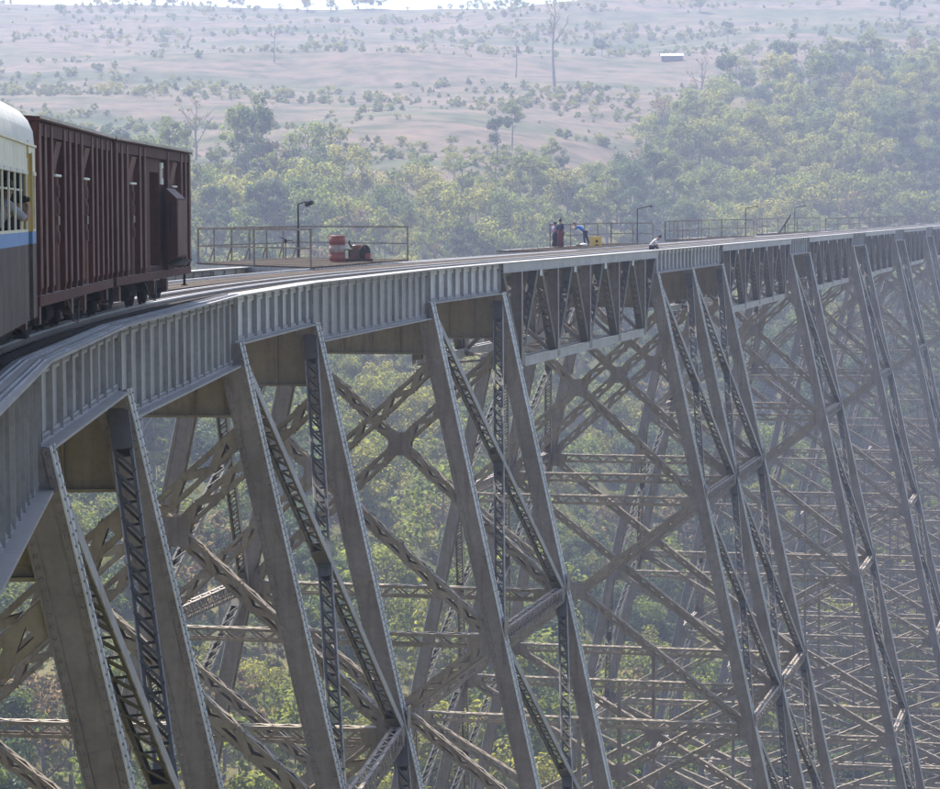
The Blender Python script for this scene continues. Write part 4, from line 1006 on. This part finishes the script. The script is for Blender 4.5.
def crown(m, c0, rx, rz, clumps, leaves, ls, flat=0.0):
    for k in range(clumps):
        while True:
            d = V((rnd.uniform(-1,1), rnd.uniform(-1,1), rnd.uniform(-0.75,1)))
            if 0.25 < d.length < 1: break
        c = c0+V((d.x*rx, d.y*rx, d.z*rz)); cr = rx*rnd.uniform(0.28, 0.48)
        for i in range(leaves):
            v = V((rnd.gauss(0,1), rnd.gauss(0,1), rnd.gauss(0,1))).normalized(); rr = cr*(rnd.random()**0.4)
            p = c+V((v.x*rr, v.y*rr, v.z*rr*0.75))
            nrm = (v+UP*0.4+V((rnd.uniform(-.45,.45), rnd.uniform(-.45,.45), rnd.uniform(-.45,.45)))).normalized()
            leaf_quad(m, p, nrm, ls*rnd.uniform(0.6, 1.25))
PROTO = []
def proto(kind):
    t, c = MB(), MB()
    if kind == 'round':
        h = rnd.uniform(8, 10.5); branch_tree(t, h*0.85, 2.6, 6, 2, 0.2, 0.4); crown(c, V((0,0,h*0.64)), h*0.36, h*0.36, 18, 92, 0.25)
    elif kind == 'tall':
        h = rnd.uniform(12, 15); branch_tree(t, h*0.9, 2.6, 8, 2, 0.24, 0.4); crown(c, V((0,0,h*0.66)), h*0.21, h*0.33, 18, 88, 0.25)
    elif kind == 'spread':
        h = rnd.uniform(7, 9); branch_tree(t, h*0.8, 3.6, 7, 2, 0.22, 0.35); crown(c, V((0,0,h*0.62)), h*0.5, h*0.28, 22, 84, 0.25)
    elif kind == 'sparse':
        h = rnd.uniform(8, 11); tips = branch_tree(t, h*0.9, 3.2, 9, 4, 0.17, 0.3)
        for q in tips:
            if rnd.random() < 0.75: crown(c, q, 0.9, 0.6, 2, 14, 0.2)
    elif kind == 'bush':
        h = rnd.uniform(3, 4.2); branch_tree(t, h*0.7, 1.4, 4, 1, 0.08, 0.1); crown(c, V((0,0,h*0.45)), h*0.5, h*0.42, 13, 60, 0.20)
    elif kind == 'bare':
        h = rnd.uniform(10, 13); branch_tree(t, h, 3.4, 11, 7, 0.2, 0.35); crown(c, V((0,0,h*0.75)), 2.5, 2.0, 4, 4, 0.2)
    return t, c
KINDS = [('round','leaf_dark'),('round','leaf'),('tall','leaf_dark'),('spread','leaf'),('sparse','leaf'),('round','leaf_yellow'),('spread','leaf_yellow'),('sparse','leaf_dry'),('bush','leaf'),('bush','leaf_yellow'),('bare','leaf_dry'),('tall','leaf'),('bush','leaf')]
for kd, lm in KINDS:
    t, c = proto(kd)
    tm = t.mesh('trunk', M['bark']); cm = c.mesh('crown', M[lm])
    both = MB(); both.raw(t.v, t.f); nt_ = len(t.f); both.raw(c.v, c.f)
    bm_ = both.mesh('tree', M['bark']); bm_.materials.append(M[lm])
    bm_.polygons.foreach_set('material_index', [0]*nt_+[1]*len(c.f))
    PROTO.append((tm, cm, bm_, kd))
def project(p):
    d = p-CAM; wz = d.dot(cF)
    return (470+FPX*d.dot(cR)/wz, 394.5-FPX*d.dot(cU)/wz, wz) if wz > 1 else (-999, -999, wz)
def unproject(px, py, u):
    """ground point on the ray through a pixel column at depth u (height from the terrain)"""
    d = cF+cR*((px-470)/FPX)-cU*((py-394.5)/FPX); t = u/d.dot(cF); q = CAM+d*t; return q
spots = []     # (x, y, proto index, scale, rot)
def kind_at(r, u):
    q = rnd.random()
    if r < -0.06 and u < 330 and q < 0.35: return rnd.choice((7,7,4))
    x, y = XYc(u, r*u); nn = noise.noise(V((x*0.019, y*0.019, 12)))+rnd.uniform(-0.18, 0.18)
    if nn < -0.12: return rnd.choice((0,2,0,2,1,12,11))
    if nn > 0.32: return rnd.choice((5,6,5,9,4,3))
    if q < 0.62: return rnd.choice((1,3,11,1,3,4))
    if q < 0.74: return rnd.choice((5,6))
    if q < 0.80: return 7
    if q < 0.84: return 10
    return rnd.choice((8,9,12,0))
u = 175.0
while u < 980:
    stp = 5.6+u*0.0014
    r = -0.26
    while r < 0.26:
        rr = r+rnd.uniform(-0.5, 0.5)*stp/u; uu = u+rnd.uniform(-0.5, 0.5)*stp
        x, y = XYc(uu, rr*uu); e = forest_top_u(rr)+60*noise.noise(V((x*0.01, y*0.01, 0)))
        dens = max(0.0, min(1.0, (e-uu)/60+0.5))
        if noise.noise(V((x*0.022, y*0.022, 5))) < -0.38: dens *= 0.75
        # keep a clearing under the bridge
        if rnd.random() < dens:
            k = kind_at(rr, uu); sc = rnd.uniform(0.5, 1.0)+rnd.random()**3*0.9
            spots.append((x, y, k, sc, rnd.uniform(0, 6.28)))
        r += stp/u
    u += stp
# undergrowth
for i in range(1700):
    uu = 180+rnd.random()**0.7*640; rr = rnd.uniform(-0.24, 0.24); x, y = XYc(uu, rr*uu)
    if uu < forest_top_u(rr)+20: spots.append((x, y, rnd.choice((8,9,12,12)), rnd.uniform(0.5, 1.0), rnd.uniform(0, 6.28)))
for i in range(9000):
    uu = rnd.uniform(590, 1330); rr = rnd.uniform(-0.22, 0.22); x, y = XYc(uu, rr*uu)
    if uu > forest_top_u(rr)-10 and noise.noise(V((x*0.005, y*0.028, 4)))+0.4*noise.noise(V((x*0.03, y*0.06, 14))) > 0.24: spots.append((x, y, rnd.choice((8,12,9,12)), rnd.uniform(0.3, 1.0), rnd.uniform(0, 6.28)))
# hedges and scattered shrubs on the fields
for i in range(3600):
    uu = rnd.uniform(650, 1330); rr = rnd.uniform(-0.22, 0.22); x, y = XYc(uu, rr*uu)
    q = noise.noise(V((x*0.005, y*0.03, 21)))
    if uu > forest_top_u(rr) and q > 0.2: spots.append((x, y, rnd.choice((8,12,9,8,12,12,9)), rnd.uniform(0.25, 0.75), rnd.uniform(0, 6.28)))
for uh, r0, r1, n in ((830,-0.2,0.06,60),(905,-0.2,0.02,70),(1010,-0.05,0.2,70),(1120,-0.2,0.2,110),(1240,-0.2,0.2,110),(1300,-0.2,0.2,150),(960,-0.2,-0.08,40)):
    for i in range(n):
        rr = rnd.uniform(r0, r1); uu = uh+14*noise.noise(V((rr*22, uh, 0)))+rnd.uniform(-5, 5); x, y = XYc(uu, rr*uu)
        if noise.noise(V((rr*30, uh*0.3, 2))) > -0.12: spots.append((x, y, rnd.choice((8,12,9,12,8)) if uh < 1290 else rnd.choice((0,8,12,1,3,9)), rnd.uniform(0.35, 0.9), rnd.uniform(0, 6.28)))
def foot_of(x, y): return V((x, y, ground_z(x, y)-0.15))
vis = []; rest = []
BRX = [PT(s, -WID/2, 0) for s in range(-60, 1700, 12)]
def near_bridge(p, d=9.0):
    return any(abs(q.x-p.x) < d and (q.x-p.x)**2+(q.y-p.y)**2 < d*d for q in BRX)
for sp in spots:
    p = foot_of(sp[0], sp[1])
    if p.z > -14 and near_bridge(p, 14): continue
    X, Y, D = project(p+UP*4)
    if KINDS[sp[2]][0] != 'bush' and -20 < X < 960 and Y < 810 and D > 150: vis.append((D, sp, p))
    else: rest.append((sp, p))
vis.sort(key=lambda q: q[0])
TL = {'round':('leafy_tree','round leafy tree in the hazy forest seen through and below the bridge'), 'tall':('tall_tree','tall narrow-crowned tree in the hazy forest seen through the bridge'),
      'spread':('spreading_tree','broad spreading tree in the hazy forest seen through the bridge'), 'sparse':('sparse_tree','thin sparsely leaved tree in the forest seen through the bridge'), 'bare':('bare_tree','small leafless tree in the forest seen through the bridge')}
def add_tree(name, label, group, k, p, sc, rot, cat='tree', zs=1.0):
    root = thing(name, label, cat, p, group); root.rotation_euler = (0, 0, rot); root.scale = (sc, sc, sc*zs)
    for nm, me in (('trunk', PROTO[k][0]), ('crown', PROTO[k][1])):
        o = bpy.data.objects.new(nm, me); COL.objects.link(o); o.parent = root
    return root
ZX = [(110,'behind the nearest tower'),(240,'left of the second tower'),(330,'behind the second tower'),(430,'left of the third tower'),(540,'behind the third tower'),
      (660,'left of the three-bent tower'),(760,'behind the three-bent tower'),(850,'right of the three-bent tower'),(2000,'near the right edge')]
ZY = [(300,'just under the deck'),(400,'high up'),(500,'at mid height'),(600,'below mid height'),(700,'low down'),(2000,'at the bottom edge')]
COLW = {'leaf':'green', 'leaf_dark':'dark green', 'leaf_yellow':'yellow-green', 'leaf_dry':'dry brown'}; SHW = {'round':'round', 'tall':'tall narrow', 'spread':'broad spreading', 'sparse':'thin sparse', 'bare':'leafless'}
for D, sp, p in vis[:300]:
    nm, lb = TL[KINDS[sp[2]][0]]
    if KINDS[sp[2]][1] == 'leaf_yellow': lb = lb.replace('tree in', 'yellowish tree in'); 
    if KINDS[sp[2]] == ('sparse','leaf_dry'): lb = 'dry pinkish brown tree in the forest seen through the bridge'
    if KINDS[sp[2]] == ('round','leaf_yellow'): lb = 'round yellow-green tree in the hazy forest seen through the bridge'
    X, Y, _ = project(p+UP*5)
    sz = 'small ' if sp[3] < 0.72 else 'large ' if sp[3] > 1.0 else ''
    zx = next(t for q, t in ZX if X < q); zy = next(t for q, t in ZY if Y < q)
    kd = KINDS[sp[2]]; lb = '%s%s %s tree seen %s %s' % (sz, SHW[kd[0]], COLW[kd[1]] if kd[0] != 'bare' else 'grey', zy, zx)
    add_tree(nm, lb, 'forest trees below the bridge', sp[2], p, sp[3], sp[4])
rest += [(sp, p) for D, sp, p in vis[300:]]
# the rest of the wood as one mass: geometry nodes place the same tree meshes
def scatter(name, label, items):
    me = bpy.data.meshes.new(name); me.from_pydata([p[:] for sp, p in items], [], [])
    for an, ty, vals in (('sc', 'FLOAT', [sp[3] for sp, p in items]), ('rot', 'FLOAT', [sp[4] for sp, p in items]), ('kind', 'INT', [sp[2] for sp, p in items])):
        at = me.attributes.new(an, ty, 'POINT'); at.data.foreach_set('value', vals)
    for q in (M['leaf'], M['leaf_dark'], M['leaf_yellow'], M['leaf_dry'], M['bark']): me.materials.append(q)
    o = bpy.data.objects.new(name, me); COL.objects.link(o); o['kind'] = 'stuff'; o['label'] = label
    ng = bpy.data.node_groups.new(name, 'GeometryNodeTree')
    ng.interface.new_socket('Geometry', in_out='INPUT', socket_type='NodeSocketGeometry'); ng.interface.new_socket('Geometry', in_out='OUTPUT', socket_type='NodeSocketGeometry')
    gi = ng.nodes.new('NodeGroupInput'); go = ng.nodes.new('NodeGroupOutput'); jn = ng.nodes.new('GeometryNodeJoinGeometry')
    def attr(nm, ty):
        a = ng.nodes.new('GeometryNodeInputNamedAttribute'); a.data_type = ty; a.inputs[0].default_value = nm; return a
    rx = attr('rot', 'FLOAT'); cb = ng.nodes.new('ShaderNodeCombineXYZ'); ng.links.new(rx.outputs[0], cb.inputs[2]); sx = attr('sc', 'FLOAT'); kx = attr('kind', 'INT')
    for k in sorted({sp[2] for sp, p in items}):
        po = SRC.get(k)
        if po is None:
            po = bpy.data.objects.new('tree_source', PROTO[k][2]); SRC[k] = po
        ob = ng.nodes.new('GeometryNodeObjectInfo'); ob.inputs['Object'].default_value = po; ob.inputs['As Instance'].default_value = True
        cmp = ng.nodes.new('FunctionNodeCompare'); cmp.data_type = 'INT'; cmp.operation = 'EQUAL'; ng.links.new(kx.outputs[0], cmp.inputs['A'] if cmp.inputs['A'].type == 'INT' else [s for s in cmp.inputs if s.name == 'A' and s.type == 'INT'][0]); [s for s in cmp.inputs if s.name == 'B' and s.type == 'INT'][0].default_value = k
        ip = ng.nodes.new('GeometryNodeInstanceOnPoints')
        ng.links.new(gi.outputs[0], ip.inputs['Points']); ng.links.new(cmp.outputs[0], ip.inputs['Selection']); ng.links.new(ob.outputs['Geometry'], ip.inputs['Instance'])
        ng.links.new(cb.outputs[0], ip.inputs['Rotation']); ng.links.new(sx.outputs[0], ip.inputs['Scale']); ng.links.new(ip.outputs[0], jn.inputs[0])
    ng.links.new(jn.outputs[0], go.inputs[0])
    md = o.modifiers.new('scatter', 'NODES'); md.node_group = ng
SRC = {}
fo = [q for q in rest if UVc(q[1].x, q[1].y)[0] < forest_top_u(UVc(q[1].x, q[1].y)[1]/max(90, UVc(q[1].x, q[1].y)[0]))]
ids = {id(q) for q in fo}; fi = [q for q in rest if id(q) not in ids]
scatter('forest', 'hazy wooded hillside and undergrowth below and behind the bridge', fo)
scatter('field_shrubs', 'hedges and shrubs dotted over the dry hillside fields', fi)
# single trees that stand out, at the pixel columns where the photograph shows them
def ray_ground(px, py, u0=380, u1=1500):
    u = u0
    while u < u1:
        q = unproject(px, py, u)
        if ground_z(q.x, q.y) >= q.z: return V((q.x, q.y, ground_z(q.x, q.y)-0.2))
        u += 6
    q = unproject(px, py, 1290); return V((q.x, q.y, ground_z(q.x, q.y)-0.2))
def big_bare(px, py_base, hpx, label, spread=0.26, fork=0.4, leaf=None, mains=12):
    p = ray_ground(px, py_base); D = (p-CAM).dot(cF); h = hpx*D/FPX
    root = thing('bare_tree', label, 'tree', p); og = V((0,0,0))
    m = MB(); tips = branch_tree(m, h, h*spread, mains, 6, h*0.016+0.05, fork, 0.10)
    tr_ = MB(); tr_.v = m.v; tr_.f = m.f; tr_.build('trunk', M['bark'], root)
    c = MB()
    for q in tips:
        if rnd.random() < (leaf or 0.12): crown(c, q, h*0.05, h*0.035, 1, 7, 0.35)
    if c.v: c.build('crown', M['leaf_dry'] if not leaf or leaf < 0.5 else M['leaf'], root)
big_bare(555, 92, 96, 'tallest bare pale tree on the field near the skyline above the people', 0.20, 0.5)
big_bare(516, 78, 44, 'slender bare tree just left of the tallest bare tree', 0.14, 0.5, None, 8)
big_bare(807, 118, 78, 'tall forked bare tree standing out of the forest at the upper right', 0.24, 0.45)
big_bare(262, 178, 84, 'tall bare tree on the field between the boxcars and the first lamp post', 0.20, 0.5)
big_bare(196, 160, 62, 'wide-branched bare tree rising just right of the boxcar end', 0.42, 0.25, None, 14)
big_bare(700, 128, 70, 'pale thin bare tree above the forest edge right of the centre', 0.28, 0.45)
big_bare(330, 180, 56, 'thin dark-stemmed tree at the forest edge above the drum', 0.16, 0.6, 0.7, 8)
big_bare(274, 62, 36, 'small bare tree far up the field left of the middle', 0.2, 0.4, None, 8)
big_bare(692, 168, 50, 'slim bare trunk in the forest below the pale thin tree', 0.2, 0.5, None, 8)
def single(px, py_base, hpx, k, label, name='field_tree', sx=1.0):
    p = ray_ground(px, py_base); D = (p-CAM).dot(cF); h = hpx*D/FPX
    ph = max(v.co.z for v in PROTO[k][1].vertices); sc = h/ph
    add_tree(name, label, 'standout trees on the hillside', k, p, sc, rnd.uniform(0, 6.28))
single(497, 168, 58, 2, 'tall round-topped tree with a bare stem on the field left of the tallest bare tree', 'palm_like_tree')
single(512, 150, 50, 11, 'narrow dark tree close to the right of the round-topped stemmed tree')
single(602, 56, 20, 0, 'dark round tree on the far field right of the tallest bare tree')
single(838, 74, 17, 0, 'small dark round tree at the top edge of the right-hand forest')
single(752, 64, 18, 1, 'round field tree right of the white-roofed hut')
single(780, 66, 17, 3, 'broad field tree next right of the hut tree')
single(824, 44, 16, 0, 'distant round tree high on the field, upper right')
single(862, 40, 18, 2, 'distant upright tree high on the field at the right')
single(728, 44, 26, 2, 'tall lone tree on the far field above the hut')
single(880, 168, 68, 2, 'very large dark tree standing up out of the forest at the right')
single(310, 205, 60, 0, 'dark bushy tree standing above the first refuge railing')
single(135, 14, 22, 2, 'tallest skyline tree at the upper left')
single(900, 22, 30, 0, 'big rounded skyline tree at the upper right corner')
single(700, 12, 18, 3, 'broad skyline tree right of the centre')
single(520, 16, 18, 1, 'round skyline tree near the middle top')
single(60, 14, 12, 3, 'low broad skyline tree at the far upper left')
single(240, 12, 18, 4, 'thin leafy skyline tree left of the centre')
# hut
p = ray_ground(672, 61); x_ = V((math.cos(0.1), -math.sin(0.1), 0)); y_ = V((x_.y*-1, x_.x, 0)); D = (p-CAM).dot(cF); kk = D/FPX
root = thing('field_hut', 'small hut with a white sheet roof on the far field', 'hut', p); og = p
wdt, hh = 21*kk, 5*kk
wl = MB().bar(p, p+UP*hh, x_, wdt, y_, wdt*0.5); wl = wl.build('wall', M['timber'], root, og)
m = MB(); q = p+UP*hh; m.raw([q-x_*wdt*0.56-y_*wdt*0.32, q+x_*wdt*0.56-y_*wdt*0.32, q+x_*wdt*0.56+UP*hh*0.55, q-x_*wdt*0.56+UP*hh*0.55, q+x_*wdt*0.56+y_*wdt*0.32, q-x_*wdt*0.56+y_*wdt*0.32],
    [(0,1,2,3),(3,2,4,5),(0,3,5),(1,4,2),(0,5,4,1)]); m.build('roof', M['hut_roof'], root, og)
MB().bar(p-y_*(wdt*0.25+0.02), p-y_*(wdt*0.25+0.02)+UP*hh*0.75, x_, wdt*0.14, y_, 0.06).build('door', M['dark'], root, og)

# ------------------------------------------------------------------ the air
hz = MB(); hz.raw([V((x, y, z)) for z in (-130, 165) for x, y in ((-3600,-700),(3600,-700),(3600,4900),(-3600,4900))], MB.BF)
ho = hz.build('haze', None); ho['kind'] = 'stuff'; ho['label'] = 'pale bluish haze filling the valley air'
m = bpy.data.materials.new('haze_air'); m.use_nodes = True; n = m.node_tree; n.nodes.remove(n.nodes['Principled BSDF'])
pv = n.nodes.new('ShaderNodeVolumePrincipled'); pv.inputs['Density'].default_value = HAZE
pv.inputs['Color'].default_value = (0.65, 0.735, 1.0, 1); pv.inputs['Anisotropy'].default_value = 0.25
n.links.new(pv.outputs[0], n.nodes['Material Output'].inputs['Volume']); ho.data.materials.append(m)
